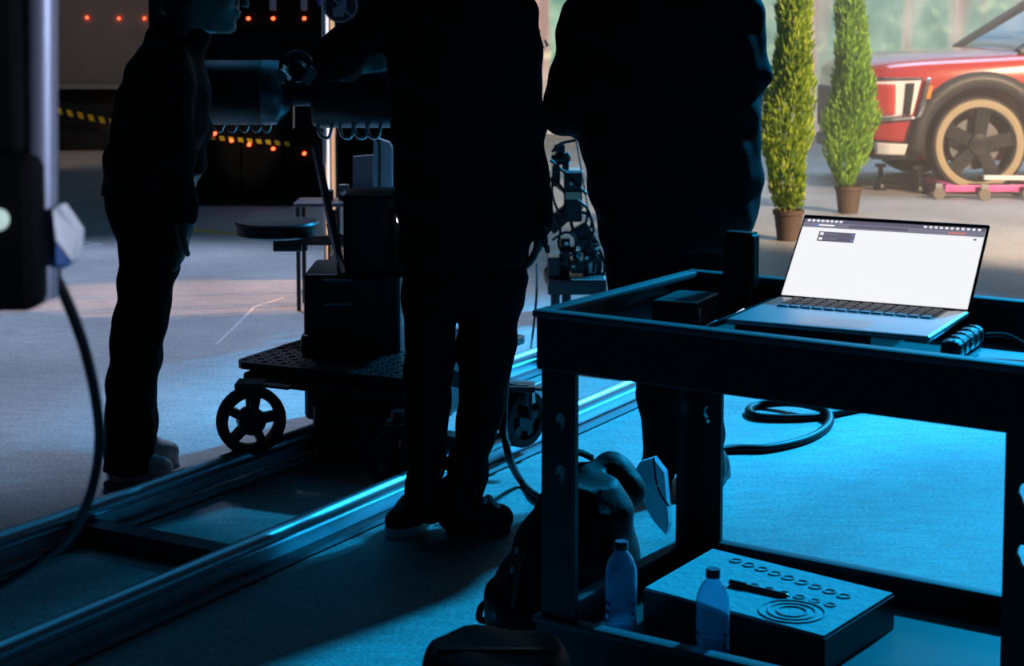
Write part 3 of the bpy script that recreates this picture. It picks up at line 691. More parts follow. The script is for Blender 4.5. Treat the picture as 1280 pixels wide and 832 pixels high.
# white papers / crate near the floor behind the bar
q = G(428, 345); e = empty('plastic_crate', q, 'small grey-white slatted crate on the floor behind the steering bar', 'crate')
CRT = mat('grey_crate', (.42, .42, .46), .6)
for k in range(4): MB().box(q+Vector((0, 0, .04+k*.052)), (.14, .16, .026), None, .003).build('slat', CRT, e)
for sx in (-.06, .06): MB().bar(q+Vector((sx, -.085, 0)), q+Vector((sx, -.085, .23)), .012, .014).build('post', BLK, e)
MB().box(q+Vector((.09, .0, .31)), (.10, .06, .035), None, .003).build('lid', WHITE, e)
for k in (-.06, .06): MB().bar(q+Vector((k, .085, 0)), q+Vector((k, .085, .30)), .012, .014).build('post', BLK, e)

# remote camera head standing beyond the track
rd = 8.0; RG = Vector((P(720, 300, rd).x, rd, 0))
e = empty('remote_camera_head', RG, 'black remote camera head with cables and white sticker beyond the track', 'camera rig')
def rb_(px0, px1, py0, py1, name, m=BLKM, dep=.12, d=rd, bev=.006):
    a, b = P(px0, py1, d), P(px1, py0, d); return MB().box2((a.x, d-dep/2, a.z), (b.x, d+dep/2, b.z), bev).build(name, m, e)
for px in (694, 708, 745): MB().cyl((P(px, 300, rd).x, rd+(px-715)*.004, 0), P(px, 362, rd+(px-715)*.004), .022).build('leg', BLKM, e, True)
rb_(684, 756, 344, 362, 'base_plate', dep=.3); MB().lathe(P(681, 344, rd-.05), (1, .2, 0), [(0, .03), (.02, .055), (.09, .055), (.11, .03)], 20).build('pan_motor', BLKM, e, True)
rb_(712, 755, 341, 344, 'plate_edge', ALU, .31)
rb_(729, 752, 315, 342, 'control_box'); rb_(736, 745, 329, 341, 'sticker', WHITE, .01, rd-.07, 0)
rb_(700, 712, 296, 340, 'side_arm'); rb_(716, 727, 312, 320, 'connector_block', ALU, .08); rb_(700, 720, 306, 312, 'battery', BLKM)
rb_(733, 747, 303, 315, 'receiver'); rb_(714, 722, 322, 328, 'connector', ALU)
MB().bar(P(722, 282, rd), P(740, 312, rd), .06, .09, .006).build('tilt_arm', BLKM, e)
rb_(705, 727, 213, 275, 'camera_body', BLKM, .16); rb_(707, 726, 240, 249, 'camera_label', mat('peach_plate', (.55, .36, .25), .5), .01, rd-.085, 0); rb_(704, 728, 211, 214, 'camera_top', ALU, .17)
MB().lathe(P(697, 198, rd), (1, 0, 0), [(-.03, .02), (.0, .03), (.05, .03), (.06, .02)], 18).build('lens', BLKM, e, True)
rb_(690, 698, 196, 204, 'lens_clamp', ALU, .04); rb_(693, 706, 180, 190, 'top_handle', BLKM, .05); MB().bar(P(686, 285, rd), P(712, 262, rd), .05, .07).build('bracket', BLKM, e)
MB().torus(P(727, 278, rd), (0, 1, 0), .048, .008, 24, 8).build('cable_loop', CABLE, e, True)
for pts in (((688, 200), (705, 215), (725, 235), (734, 243)), ((688, 222), (700, 232), (708, 248), (702, 270), (694, 290)), ((690, 190), (700, 180), (715, 176), (720, 175)), ((704, 300), (712, 312), (722, 320), (726, 334)), ((742, 340), (746, 310), (756, 330), (752, 350))):
    MB().tube([P(x_, y_, rd-.08) for x_, y_ in pts], .007, 8).build('cable', CABLE, e, True)
MB().tube([P(720, 175, rd-.05), P(727, 215, rd-.05), P(737, 270, rd-.05), P(746, 290, rd-.05)], .004, 6).build('antenna', ALU, e, True)
rb_(684, 700, 318, 346, 'drive_unit', BLKM, .2); rb_(712, 730, 322, 338, 'gear_housing', BLKM, .18); rb_(718, 736, 296, 306, 'sensor', BLKM, .1); rb_(690, 700, 206, 232, 'focus_motor', BLKM, .1); rb_(703, 711, 190, 212, 'matte_box', BLKM, .1)
for k, (x_, y_) in enumerate(((706, 303), (722, 309), (731, 321), (715, 331), (697, 313), (744, 309), (727, 254), (712, 228))): rb_(x_, x_+4, y_, y_+3, 'screw', ALU, .02, rd-.11, .002)
for pts in (((688, 262), (700, 285), (698, 305), (706, 322)), ((735, 262), (742, 285), (738, 305), (748, 325)), ((700, 330), (716, 318), (730, 330), (744, 322)), ((690, 300), (708, 290), (720, 300), (716, 318)), ((693, 215), (690, 240), (697, 262), (708, 275)), ((722, 250), (734, 262), (730, 285), (720, 292))):
    MB().tube([P(x_, y_, rd-.12) for x_, y_ in pts], .006, 8).build('cable', CABLE, e, True)
# light stand seen between the two standing people
q = G(660, 262); e = empty('light_stand', q, 'slim pale light stand with black clamps between the two standing people', 'light stand')
ld = q.y
def lx(px, py): return P(px, py, ld)
MB().cyl((lx(659, 0).x, ld, .1), (lx(659, 0).x, ld, 2.6), .013).build('pole', mat('brass_pole', (.75, .6, .4), .35, .8), e, True)
for a in (0, 2.1, 4.2): MB().bar((lx(659, 0).x, ld, .35), (lx(659, 0).x+.4*math.cos(a), ld+.4*math.sin(a), .012), .02, .02).build('leg', BLKM, e)
for (px, py, r_) in ((664, 22, .035), (670, 42, .035)): MB().box(lx(px, py), (r_*1.4, .05, r_*2), Matrix.Rotation(.3, 3, 'Y'), .008).build('clamp', BLKM, e)
k_ = MB().cyl(lx(672, 60), lx(684, 53), .026).build('lamp_head', BLKM, e, True)
MB().cyl(lx(675, 58), lx(677, 57), .029).build('band', mat('blue_band', (.2, .5, .7), .4), k_, True); MB().cyl(lx(679.5, 55.5), lx(681, 55), .029).build('band', WHITE, k_, True)

# ---------------------------------------------------------------- utility cart
ca = Vector((math.cos(math.radians(34)), -math.sin(math.radians(34)), 0)); cb = Vector((-ca.y, ca.x, 0)); co = Vector((.045, 3.235, 0))
def K(a, b, z): return co+ca*a+cb*b+Vector((0, 0, z))
RK = Matrix((ca, cb, Vector((0, 0, 1)))).transposed()
CP = mat('cart_plastic', (.010, .011, .013), .5, spec=.5, bump=.05, scale=150)
CL, CWD = .98, .625
cart = empty('utility_cart', K(CL/2, CWD/2, 0), 'black plastic two-shelf utility cart carrying the open laptop', 'cart')
def kb(a0, a1, b0, b1, z0, z1, name, m=CP, bev=.006, par=None):
    return MB().box(K((a0+a1)/2, (b0+b1)/2, (z0+z1)/2), (a1-a0, b1-b0, z1-z0), RK, bev).build(name, m, par or cart)
def tray(z0, zs, z1, name):
    t = .022; mb = MB()
    mb.box(K(CL/2, CWD/2, (zs+zs-.02)/2), (CL-.02, CWD-.02, .02), RK, 0)
    for (a0, a1, b0, b1) in ((0, CL, 0, t), (0, CL, CWD-t, CWD), (0, t, t, CWD-t), (CL-t, CL, t, CWD-t)):
        mb.box(K((a0+a1)/2, (b0+b1)/2, (z0+z1)/2), (a1-a0, b1-b0, z1-z0), RK, .004)
    o = mb.build(name, CP, cart)
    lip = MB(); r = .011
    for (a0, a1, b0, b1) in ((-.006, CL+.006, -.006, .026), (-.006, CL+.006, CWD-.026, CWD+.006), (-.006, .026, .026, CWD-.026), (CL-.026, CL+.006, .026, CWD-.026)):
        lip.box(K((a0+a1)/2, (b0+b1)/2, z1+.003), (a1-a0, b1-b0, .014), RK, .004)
    lip.build('lip', mat('lightened_cart_lip', (.10, .105, .115), .55, spec=.3), o, True)  # lip colour lightened to put in the highlight along the rim
    return o
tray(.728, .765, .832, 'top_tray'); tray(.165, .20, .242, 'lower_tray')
for (a, b, sa, sb) in ((.008, .008, 1, 1), (CL-.008, .008, -1, 1), (.008, CWD-.008, 1, -1), (CL-.008, CWD-.008, -1, -1)):
    mb = MB(); w_ = .075; t = .012
    prof = [(0, 0), (w_, 0), (w_, t), (t, t), (t, w_), (0, w_)]
    lo = [K(a+sa*p[0], b+sb*p[1], .16) for p in prof]; mb.prism(lo, (0, 0, .59))
    lg = mb.build('leg', CP, cart)
    cut = MB()
    for zz in (.63, .53):          # keyhole slots punched through the leg
        q0 = K(a+sa*.043, b-sb*.03, zz); poly = []
        for k in range(14):
            t_ = 2*math.pi*k/14; poly.append(q0+ca*(.011*math.cos(t_)*(1 if math.sin(t_) > 0 else .6))+Vector((0, 0, .019*math.sin(t_))))
        cut.prism(poly, cb*sb*.06)
    co_ = cut.build('cut', None, cart); bo = lg.modifiers.new('b', 'BOOLEAN'); bo.object = co_; bo.solver = 'EXACT'
    dg = bpy.context.evaluated_depsgraph_get(); dg.update(); nm_ = bpy.data.meshes.new_from_object(lg.evaluated_get(dg)); lg.modifiers.clear(); lg.data = nm_; bpy.data.objects.remove(co_)
for (a, b) in ((.08, .08), (CL-.08, .08), (.08, CWD-.08), (CL-.08, CWD-.08)):
    c = K(a, b, .065); w_ = MB().lathe(c-cb*.016, cb, [(0, .05), (.006, .063), (.026, .063), (.032, .05)], 24).build('caster', BLKR, cart, True)
    for s in (-1, 1): MB().bar(c+cb*s*.024, c+cb*s*.024+Vector((0, 0, .08)), .006, .03).build('fork', STEEL, w_)
    MB().box(c+Vector((0, 0, .085)), (.07, .06, .012), RK, .002).build('plate', STEEL, w_)
MB().tube([K(CL, .06, .80), K(CL+.09, .08, .85), K(CL+.10, CWD/2, .86), K(CL+.09, CWD-.08, .85), K(CL, CWD-.06, .80)], .016, 12, 5).build('push_handle', CP, cart, True)
# ---- things on the top tray
ZT = .766
la = math.radians(6); lA = ca*math.cos(la)+cb*math.sin(la); lB = Vector((-lA.y, lA.x, 0)); RL = Matrix((lA, lB, Vector((0, 0, 1)))).transposed()
LO = K(.345, .105, .838)
def LP(a, b, z): return LO+lA*a+lB*b+Vector((0, 0, z))
SIL = mat('laptop_aluminium', (.50, .51, .54), .38, .85)
e0 = empty('laptop_riser', K(.53, .26, ZT), 'black riser block under the open laptop', 'riser')
MB().box(LP(.135, .145, -.031), (.255, .25, .050), RL, .006).build('block', BLK, e0)
MB().box(LP(.135, .145, -.062), (.22, .21, .012), RL, .002).build('foot', BLKR, e0)
lap = empty('laptop', LP(.185, .14, -.006), 'open silver laptop with glowing white screen on the cart', 'laptop')
LW, LD = .374, .285
base = MB().box(LP(LW/2, LD/2, .0), (LW, LD, .011), RL, .004).build('base', SIL, lap)
kw = MB().box(LP(LW/2, LD-.065, .0052), (.30, .105, .002), RL).build('keyboard', mat('keyboard_grey', (.30, .28, .31), .5), lap)
KEY = mat('key_caps', (.40, .37, .42), .5)
for r_ in range(5):
    for k in range(13):
        MB().box(LP(.047+k*.0228, LD-.022-r_*.0205, .0072), (.019, .0165, .003), RL, .001, 1).build('key', KEY, kw)
MB().box(LP(LW/2, .055, .0053), (.13, .08, .001), RL).build('trackpad', mat('trackpad', (.42, .43, .47), .3, .5), lap)
# lid
hA = LP(0, LD+.002, .004); up_ = (Vector((0, 0, .146))+lB*.150).normalized(); SH = .205
nf = lA.cross(up_).normalized()
if nf.y > 0: nf = -nf
MS = Matrix((lA, up_, nf)).transposed()
def SP(u, v, w=0.0): return hA+lA*u+up_*v+nf*w
lid = MB().box(SP(LW/2, SH/2+.004, -.004), (LW, SH+.008, .007), MS, .003).build('lid', mat('laptop_bezel', (.015, .012, .022), .35), lap)
SCR = mat('screen_white', (.9, .9, .9), .4, emit=(.97, .97, 1), strength=.95)
MB().box(SP(LW/2, SH/2+.001, .0002), (LW-.010, SH-.010, .0012), MS).build('screen', SCR, lap)
UI = mat('screen_menu_grey', (.05, .05, .07), .4, emit=(.16, .15, .22), strength=.8); UI2 = mat('screen_bar_grey', (.1, .1, .1), .4, emit=(.26, .25, .33), strength=.8)
UIR = mat('screen_red_dots', (.1, .1, .1), .4, emit=(.9, .22, .18), strength=.9); UIB = mat('screen_blue', (.1, .1, .1), .4, emit=(.2, .3, .8), strength=.8)
def ui(u0, u1, v0, v1, name, m, w_=.0009, par=lid): return MB().box(SP((u0+u1)/2, (v0+v1)/2, w_), (u1-u0, v1-v0, .0006), MS).build(name, m, par)
ui(.005, LW-.005, SH-.013, SH-.004, 'menu_bar', UI); ui(.005, LW-.005, SH-.026, SH-.013, 'tool_bar', UI2)
for k in range(8): ui(.012+k*.0095, .018+k*.0095, SH-.011, SH-.0065, 'menu_item', SCR, .0015)
for k in range(11): ui(LW-.125+k*.0105, LW-.119+k*.0105, SH-.011, SH-.0065, 'menu_icon', SCR, .0015)
ui(.03, .036, SH-.022, SH-.017, 'tab_icon', UIB, .0015); ui(.038, .07, SH-.021, SH-.018, 'tab_title', SCR, .0015); ui(.10, .22, SH-.0225, SH-.0165, 'address_bar', UI, .0015)
for k in range(6): ui(LW-.075+k*.006, LW-.071+k*.006, SH-.022, SH-.018, 'red_dot', UIR, .0015)
for k in range(2):
    v1 = SH-.036-k*.0125; ui(.043, .118, v1-.012, v1, 'notification_row', UI, .0015); ui(.046, .053, v1-.009, v1-.003, 'notification_icon', SCR, .002); ui(.056, .082, v1-.007, v1-.0045, 'notification_text', UI2, .002); ui(.112, .116, v1-.008, v1-.004, 'notification_button', UIB, .002)
ui(LW-.024, LW-.018, SH-.036, SH-.031, 'magnifier_icon', UI2, .0015)
MB().cyl(LP(.03, LD, .004), LP(LW-.03, LD, .004), .005).build('hinge', BLK, lap, True)
# closed silver laptop lying under it to the right
e = empty('closed_laptop', K(.74, .20, ZT), 'closed silver laptop lying flat under the right end of the open one', 'laptop')
MB().box(K(.765, .25, ZT+.009), (.20, .30, .016), RK, .004).build('case', SIL, e)
# drive in a rugged case, leaning on the right end of the laptop
q = LP(LW+.028, .12, -.022); e = empty('rugged_drive', q-Vector((0, 0, .03)), 'black rubber-cased drive beside the right end of the laptop', 'drive')
MB().box(q, (.038, .19, .036), RL, .014, 3).build('sleeve', mat('ribbed_rubber', (.03, .033, .04), .4, bump=.6, scale=120), e)
for k in range(4): MB().torus(q+lB*(-.06+k*.04), lB, .019, .0025, 16, 6).build('rib', BLKR, e, True)
MB().box(q+Vector((0, 0, -.024)), (.03, .16, .014), RL, .003).build('stand', BLK, e)
MB().tube([q+lB*.09+lA*.02, q+lB*.10+lA*.06+Vector((0, 0, .0)), K(.84, .34, ZT+.03), K(.90, .24, ZT+.01)], .004, 8).build('drive_cable', CABLE, e, True)
# black adapter with softly rounded top at the rear left
q = K(.092, .43, ZT); e = empty('power_adapter', q, 'black power adapter block in the rear left corner of the cart', 'adapter')
MB().box(q+Vector((0, 0, .026)), (.105, .155, .052), RK @ Matrix.Rotation(.14, 3, 'Z'), .012, 3).build('case', mat('adapter_plastic', (.05, .055, .06), .35), e)
MB().box(q+Vector((0, 0, .0525)), (.06, .09, .001), RK @ Matrix.Rotation(.14, 3, 'Z')).build('label_plate', mat('adapter_top', (.06, .065, .07), .3), e)
# upright black case against the back rim
q = K(.085, CWD-.055, ZT); e = empty('upright_case', q, 'tall thin black case standing against the back rim of the cart', 'case')
MB().box(K(.142, CWD-.052, ZT+.085), (.072, .035, .17), RK, .006).build('body', BLK, e)
MB().box(K(.142, CWD-.052, ZT+.172), (.062, .028, .004), RK, .001).build('top_edge', BLKM, e)
# cable with a small white plug light
e = empty('charging_cable', K(.19, .42, ZT), 'thin black cable with lit white plug beside the adapter', 'cable')
MB().tube([K(.175, .40, ZT+.012), K(.178, .33, ZT+.006), K(.20, .36, ZT+.02), K(.225, .44, ZT+.035), K(.25, .50, ZT+.05)], .003, 8).build('lead', CABLE, e, True)
MB().cyl(K(.207, .42, ZT+.022), K(.214, .445, ZT+.030), .006).build('plug', mat('lit_plug', (.8, .8, .85), .4, emit=(.9, .9, 1), strength=.7), e, True)
# ---- things on the lower tray
ZL = .2005
poly = [K(.123, .20, ZL), K(.53, .150, ZL), K(.545, .445, ZL), K(.118, .50, ZL)]
fb_ = empty('foam_case', K(.33, .32, ZL), 'flat grey foam-topped case with pressed ring pattern on the lower shelf', 'case')
MB().prism(poly, (0, 0, .066)).build('case_body', BLK, fb_)
cx4 = sum(poly, Vector())/4
top = [cx4+(p-cx4)*.985+Vector((0, 0, .066)) for p in poly]
FOAM = mat('foam_top', (.40, .41, .42), .8, var=.12, scale=50, bump=.5)
MB().prism(top, (0, 0, .006)).build('foam_top', FOAM, fb_)
rg = K(.425, .235, ZL+.0722)
for R in (.028, .045, .062): MB().torus(rg, (0, 0, 1), R, .003, 32, 6).build('pressed_ring', FOAM, fb_, True)
for k in range(9):
    q = K(.20+.034*k, .45-.01*k, ZL+.072); MB().torus(q, (0, 0, 1), .012, .003, 14, 6).build('pressed_ring', FOAM, fb_, True)
for k in range(6):
    q = K(.30+.034*k, .33-.004*k, ZL+.072); MB().torus(q, (0, 0, 1), .010, .003, 14, 6).build('pressed_ring', FOAM, fb_, True)
p0, p1 = G(912, 728, ZL+.077), G(983, 744, ZL+.077)
e = empty('pen', (p0+p1)/2, 'dark pen lying on the foam-topped case', 'pen')
MB().cyl(p0, p1, .0048, n=12).build('barrel', BLK, e, True); MB().cyl(p1, p1+(p1-p0).normalized()*.008, .0046, .001, 12).build('tip', BLKM, e, True); MB().bar(p0+Vector((0, 0, .006)), p0.lerp(p1, .3)+Vector((0, 0, .006)), .003, .002).build('clip', BLKM, e)
PET = mat('clear_bottle_plastic', (.68, .82, .98), .10, Transmission_Weight=.88, IOR=1.33)
CAPM = mat('bottle_cap', (.10, .13, .17), .4); WAT = mat('bottle_film', (.25, .40, .60), .3)
def bottle(q, label):
    e = empty('water_bottle', q, label, 'bottle', 'clear water bottles on the lower shelf')
    pr = [(0, .024), (.004, .030), (.02, .031), (.026, .029), (.032, .031), (.044, .029), (.050, .031), (.062, .029), (.068, .031), (.118, .031), (.130, .0295), (.148, .022), (.160, .0125), (.172, .0115)]
    MB().lathe(q, (0, 0, 1), pr+[(.172, .0105), (.160, .0115), (.148, .021), (.130, .0283), (.118, .0298), (.03, .0298), (.006, .028), (.004, 0)], 32, False).build('bottle', PET, e, True)
    MB().lathe(q+Vector((0, 0, .164)), (0, 0, 1), [(0, .0135), (.014, .0135), (.016, .012), (.016, 0)], 24).build('cap', CAPM, e, True)
bottle(K(.11, .135, ZL), 'clear water bottle at the left end of the lower shelf, by the backpack'); bottle(K(.335, .085, ZL), 'clear water bottle in front of the foam-topped case')

# ---------------------------------------------------------------- cables on the floor
def gz(px, py, z=.012): return G(px, py, z)
e = MB().tube([gz(820, 580), gz(905, 562), gz(960, 560), gz(1010, 548), gz(1036, 530), gz(1030, 512, .03), gz(990, 503, .03), gz(950, 506), gz(936, 513), gz(950, 521), gz(1000, 522), gz(1035, 518), gz(1075, 510), gz(1130, 498), gz(1200, 480)], .0148, 10, 6).build('floor_cable', CABLE, None, True)
tag(e, 'thick black cable looped on the cyan-lit floor behind the cart', 'cable')
e = MB().tube([P(640, 440, 5.0), P(632, 480, 4.95), P(630, 530, 4.9), P(636, 570, 4.85), gz(652, 602), gz(675, 622), gz(720, 640), gz(770, 640)], .011, 10, 6).build('hanging_cable', CABLE, None, True)
tag(e, 'black cable hanging beside the middle person down to the backpack', 'cable')
e = MB().tube([P(671, 330, 7.3), P(671, 360, 7.2), P(669, 390, 7.15), P(665, 425, 7.1), gz(662, 448)], .005, 8, 6).build('thin_cord', CABLE, None, True)
tag(e, 'thin black cord hanging down beside the left edge of the cart', 'cord')

# ---------------------------------------------------------------- people (signed-distance bodies meshed with surface nets)
def smin(a, b, k):
    h = np.maximum(k-np.abs(a-b), 0)/k
    return np.minimum(a, b)-h*h*k*.25
def sdf_mesh(name, prims, res, m, parent, fold=None, clip=None):
    lo = np.array([1e9]*3); hi = -lo
    def bb(p):
        if p[0] == 'cap':
            a, b, r0, r1 = np.array(p[1]), np.array(p[2]), p[3], p[4]; R = max(r0, r1); return np.minimum(a, b)-R, np.maximum(a, b)+R
        if p[0] == 'ell':
            R = max(p[2]); c = np.array(p[1]); return c-R, c+R
        if p[0] == 'stk':
            a = np.array(p[1]); rx = a[:, 3].max(); ry = a[:, 4].max()
            return np.array([(a[:, 1]-a[:, 3]).min(), (a[:, 2]-a[:, 4]).min(), a[:, 0].min()]), np.array([(a[:, 1]+a[:, 3]).max(), (a[:, 2]+a[:, 4]).max(), a[:, 0].max()])
    for p in prims:
        l, h = bb(p); lo = np.minimum(lo, l); hi = np.maximum(hi, h)
    pad = .03; lo -= pad; hi += pad
    n = np.ceil((hi-lo)/res).astype(int)+1
    ax = [lo[i]+res*np.arange(n[i]) for i in range(3)]
    V = np.full(n, .2, dtype=np.float32)
    for p in prims:
        k = p[-1]; l, h = bb(p); mg = k+.05
        i0 = np.maximum(np.floor((l-mg-lo)/res).astype(int), 0); i1 = np.minimum(np.ceil((h+mg-lo)/res).astype(int)+1, n)
        X = ax[0][i0[0]:i1[0], None, None]; Y = ax[1][None, i0[1]:i1[1], None]; Zz = ax[2][None, None, i0[2]:i1[2]]
        if p[0] == 'cap':
            a, b, r0, r1 = np.array(p[1]), np.array(p[2]), p[3], p[4]; d = b-a; L2 = max(d@d, 1e-9)
            t = np.clip(((X-a[0])*d[0]+(Y-a[1])*d[1]+(Zz-a[2])*d[2])/L2, 0, 1)
            D_ = np.sqrt((X-a[0]-t*d[0])**2+(Y-a[1]-t*d[1])**2+(Zz-a[2]-t*d[2])**2)-(r0+(r1-r0)*t)
        elif p[0] == 'ell':
            c = p[1]; R = np.array(p[2]); M = np.array(p[3]) if p[3] is not None else np.eye(3)   # columns: local axes
            q = [(X-c[0])*M[0][j]+(Y-c[1])*M[1][j]+(Zz-c[2])*M[2][j] for j in range(3)]
            k0 = np.sqrt(sum((q[j]/R[j])**2 for j in range(3))); k1 = np.sqrt(sum((q[j]/R[j]**2)**2 for j in range(3)))+1e-6
            D_ = k0*(k0-1)/k1
        else:
            s = np.array(sorted(p[1])); z = ax[2][i0[2]:i1[2]]
            cx, cy, rx, ry = [np.interp(z, s[:, 0], s[:, j])[None, None, :] for j in (1, 2, 3, 4)]
            qx, qy = (X-cx)/rx, (Y-cy)/ry
            k0 = np.sqrt(qx**2+qy**2); k1 = np.sqrt((qx/rx)**2+(qy/ry)**2)+1e-6
            D_ = np.maximum(k0*(k0-1)/k1, np.maximum(Zz-s[-1, 0], s[0, 0]-Zz))
        sl = tuple(slice(i0[j], i1[j]) for j in range(3))
        V[sl] = smin(V[sl], D_.astype(np.float32), k)
    if fold is not None: V += fold(ax[0][:, None, None], ax[1][None, :, None], ax[2][None, None, :]).astype(np.float32)
    ins = V < 0
    cn = [(i, j, k) for i in (0, 1) for j in (0, 1) for k in (0, 1)]
    def sub(A, o): return A[o[0]:n[0]-1+o[0], o[1]:n[1]-1+o[1], o[2]:n[2]-1+o[2]]
    cnt = sum(sub(ins, o).astype(np.int8) for o in cn)
    act = (cnt > 0) & (cnt < 8)
    idx = np.full(act.shape, -1, dtype=np.int64); ii = np.argwhere(act); idx[act] = np.arange(len(ii))
    pos = np.zeros((len(ii), 3)); num = np.zeros(len(ii))
    for a in cn:
        for d in range(3):
            if a[d]: continue
            b = list(a); b[d] = 1
            va = sub(V, a)[act]; vb2 = sub(V, b)[act]; cr = (va < 0) != (vb2 < 0)
            t = np.where(cr, va/(va-vb2+1e-12), 0); q = np.tile(np.array(a, float), (len(ii), 1)); q[:, d] += t
            pos += np.where(cr[:, None], q, 0); num += cr
    pos = (ii+pos/num[:, None])*res+lo
    faces = []
    for d in range(3):
        o0 = [slice(None)]*3; o1 = [slice(None)]*3; o0[d] = slice(0, n[d]-1); o1[d] = slice(1, n[d])
        A = ins[tuple(o0)]; B = ins[tuple(o1)]; e = np.argwhere(A != B); u, w2 = [(1, 2), (2, 0), (0, 1)][d]
        ok = (e[:, u] > 0) & (e[:, w2] > 0) & (e[:, u] < n[u]-1) & (e[:, w2] < n[w2]-1); e = e[ok]
        fl = A[tuple(e.T)]
        def cell(du, dw):
            c = e.copy(); c[:, u] -= du; c[:, w2] -= dw; return idx[c[:, 0], c[:, 1], c[:, 2]]
        q = np.stack([cell(1, 1), cell(0, 1), cell(0, 0), cell(1, 0)], 1)
        q[~fl] = q[~fl][:, ::-1]; faces.append(q)
    faces = np.concatenate(faces)
    org = np.array(parent.location) if parent.type == 'EMPTY' else np.array(parent['_org'])
    me = bpy.data.meshes.new(name)
    me.vertices.add(len(pos)); me.vertices.foreach_set('co', (pos-org).astype(np.float32).ravel())
    me.loops.add(len(faces)*4); me.loops.foreach_set('vertex_index', faces.ravel().astype(np.int32))
    me.polygons.add(len(faces)); me.polygons.foreach_set('loop_start', np.arange(0, len(faces)*4, 4, dtype=np.int32)); me.polygons.foreach_set('loop_total', np.full(len(faces), 4, dtype=np.int32))
    me.polygons.foreach_set('use_smooth', np.ones(len(faces), dtype=bool))
    me.update(calc_edges=True); me.validate()
    me.materials.append(m)
    o = bpy.data.objects.new(name, me); C.objects.link(o); o.parent = parent; o['_org'] = tuple(org)
    return o
def cap(a, b, r0, r1, k=.03): return ('cap', tuple(a), tuple(b), r0, r1, k)
def ell(c, R, M=None, k=.02): return ('ell', tuple(c), R, M, k)
def stk(rows, d, ry, k=.03, dy=0.0):
    """rows: (py, left px, right px[, ry]) at depth d -> elliptical cross-sections stacked in z"""
    out = []
    for r in rows:
        a = P(r[1], r[0], d); b = P(r[2], r[0], d)
        out.append((a.z, (a.x+b.x)/2, d+dy+(r[4] if len(r) > 4 else 0), max((b.x-a.x)/2, .01), r[3] if len(r) > 3 else ry))
    return ('stk', out, k)
def basis(f, u):
    f = f.normalized(); s = u.cross(f).normalized(); u = f.cross(s); return f, s, u
def head(Cc, f, u):
    f, s, u = basis(f, u); M = [[f[i], s[i], u[i]] for i in range(3)]
    L = lambda a, b, c: Cc+f*a+s*b+u*c
    pr = [ell(L(-.015, 0, .03), (.098, .076, .098), M, .02), ell(L(.028, 0, -.045), (.066, .056, .088), M, .03),
          ell(L(.074, 0, -.108), (.022, .024, .017), M, .03), cap(L(.092, 0, .012), L(.117, 0, -.033), .008, .010, .012),
          ell(L(.108, .012, -.036), (.010, .008, .007), M, .008), ell(L(.108, -.012, -.036), (.010, .008, .007), M, .008),
          ell(L(.094, 0, -.059), (.013, .022, .0065), M, .006), ell(L(.090, 0, -.072), (.013, .020, .007), M, .006),
          cap(L(.086, -.035, .022), L(.086, .035, .022), .010, .010, .015)]
    for sg in (1, -1):
        pr += [ell(L(-.005, sg*.077, -.012), (.018, .008, .032), M, .008), ell(L(.078, sg*.031, .002), (.013, .014, .010), M, .006), ell(L(.062, sg*.045, -.03), (.02, .016, .022), M, .02)]
    hr = [ell(L(-.030, 0, .050), (.104, .088, .096), M, .02), ell(L(-.070, 0, -.010), (.058, .074, .075), M, .03)]
    return pr, hr, L
def hand(wr, d, side, curl, sc=1.0, thumb=1):
    """wrist, pointing direction, across-palm direction; fingers curl towards d x side"""
    d = d.normalized(); s = (side-d*side.dot(d)).normalized(); nrm = d.cross(s)
    pr = [cap(wr, wr+d*.03*sc, .024, .026, .015)]
    for k, off in enumerate((-.028, -.010, .009, .027)):
        pr.append(cap(wr+d*.02+s*off*.7, wr+d*.085*sc+s*off, .015, .0115, .012))
        ln = (.066, .075, .070, .054)[k]*sc; p = wr+d*.085*sc+s*off; dd = d.copy()
        for j, fr in enumerate((.45, .32, .23)):
            dd = (dd*math.cos(curl)+nrm*math.sin(curl)).normalized(); dd = (dd-nrm*0).normalized()
            q = p+dd*ln*fr; pr.append(cap(p, q, .0095-.001*j, .009-.001*j, .004)); p = q
            nrm2 = dd.cross(s)
    th0 = wr+d*.03-s*.022*thumb; th1 = th0+(d*.6-s*.7*thumb+nrm*.25).normalized()*.045; th2 = th1+(d*.9-s*.2*thumb+nrm*.4).normalized()*.034
    pr += [cap(th0, th1, .015, .011, .012), cap(th1, th2, .0105, .008, .005)]
    return pr
def folds(amp, seed=0.0):
    def f(x, y, z):
        return amp*(np.sin(z*38+x*17+np.sin(x*21+seed)*1.5)*.5+np.sin(z*61-y*23+x*31+seed)*.35+np.sin(x*47+y*39+z*13)*.3)
    return f
def shoe(name, heel, toe, hgt, m, sole, par, wd=.046):
    d = (toe-heel); d.z = 0; L_ = d.length; d.normalize(); u = Vector((0, 0, 1))
    h = Vector((heel.x, heel.y, 0)); at = lambda t, z: tuple(h+d*(L_*t)+u*z)
    o = sdf_mesh(name, [cap(at(.16, .058), at(.16, hgt), wd*.86, wd*.9, .03), cap(at(.14, .052), at(.45, .050), wd*.85, wd*.9, .03), cap(at(.45, .048), at(.84, .038), wd*.95, wd*.74, .03)], .006, m, par)
    sl = MB(); pts = []
    for k in range(28):
        t = 2*math.pi*k/28; ux = .5+.5*math.cos(t); w_ = wd*(1.02 if ux > .5 else .86)*1.05
        pts.append(h+d*L_*(.02+.98*ux)+d.cross(u)*w_*math.sin(t)*(abs(math.sin(t))**-.25 if abs(math.sin(t)) > .05 else 1))
    sl.prism(pts, u*.024); sl.build('sole', sole, o, True)
    return o
SOLE_D = mat('dark_sole', (.02, .02, .022), .7); SHOE_D = mat('black_shoe', (.006, .006, .007), .6, spec=.25)

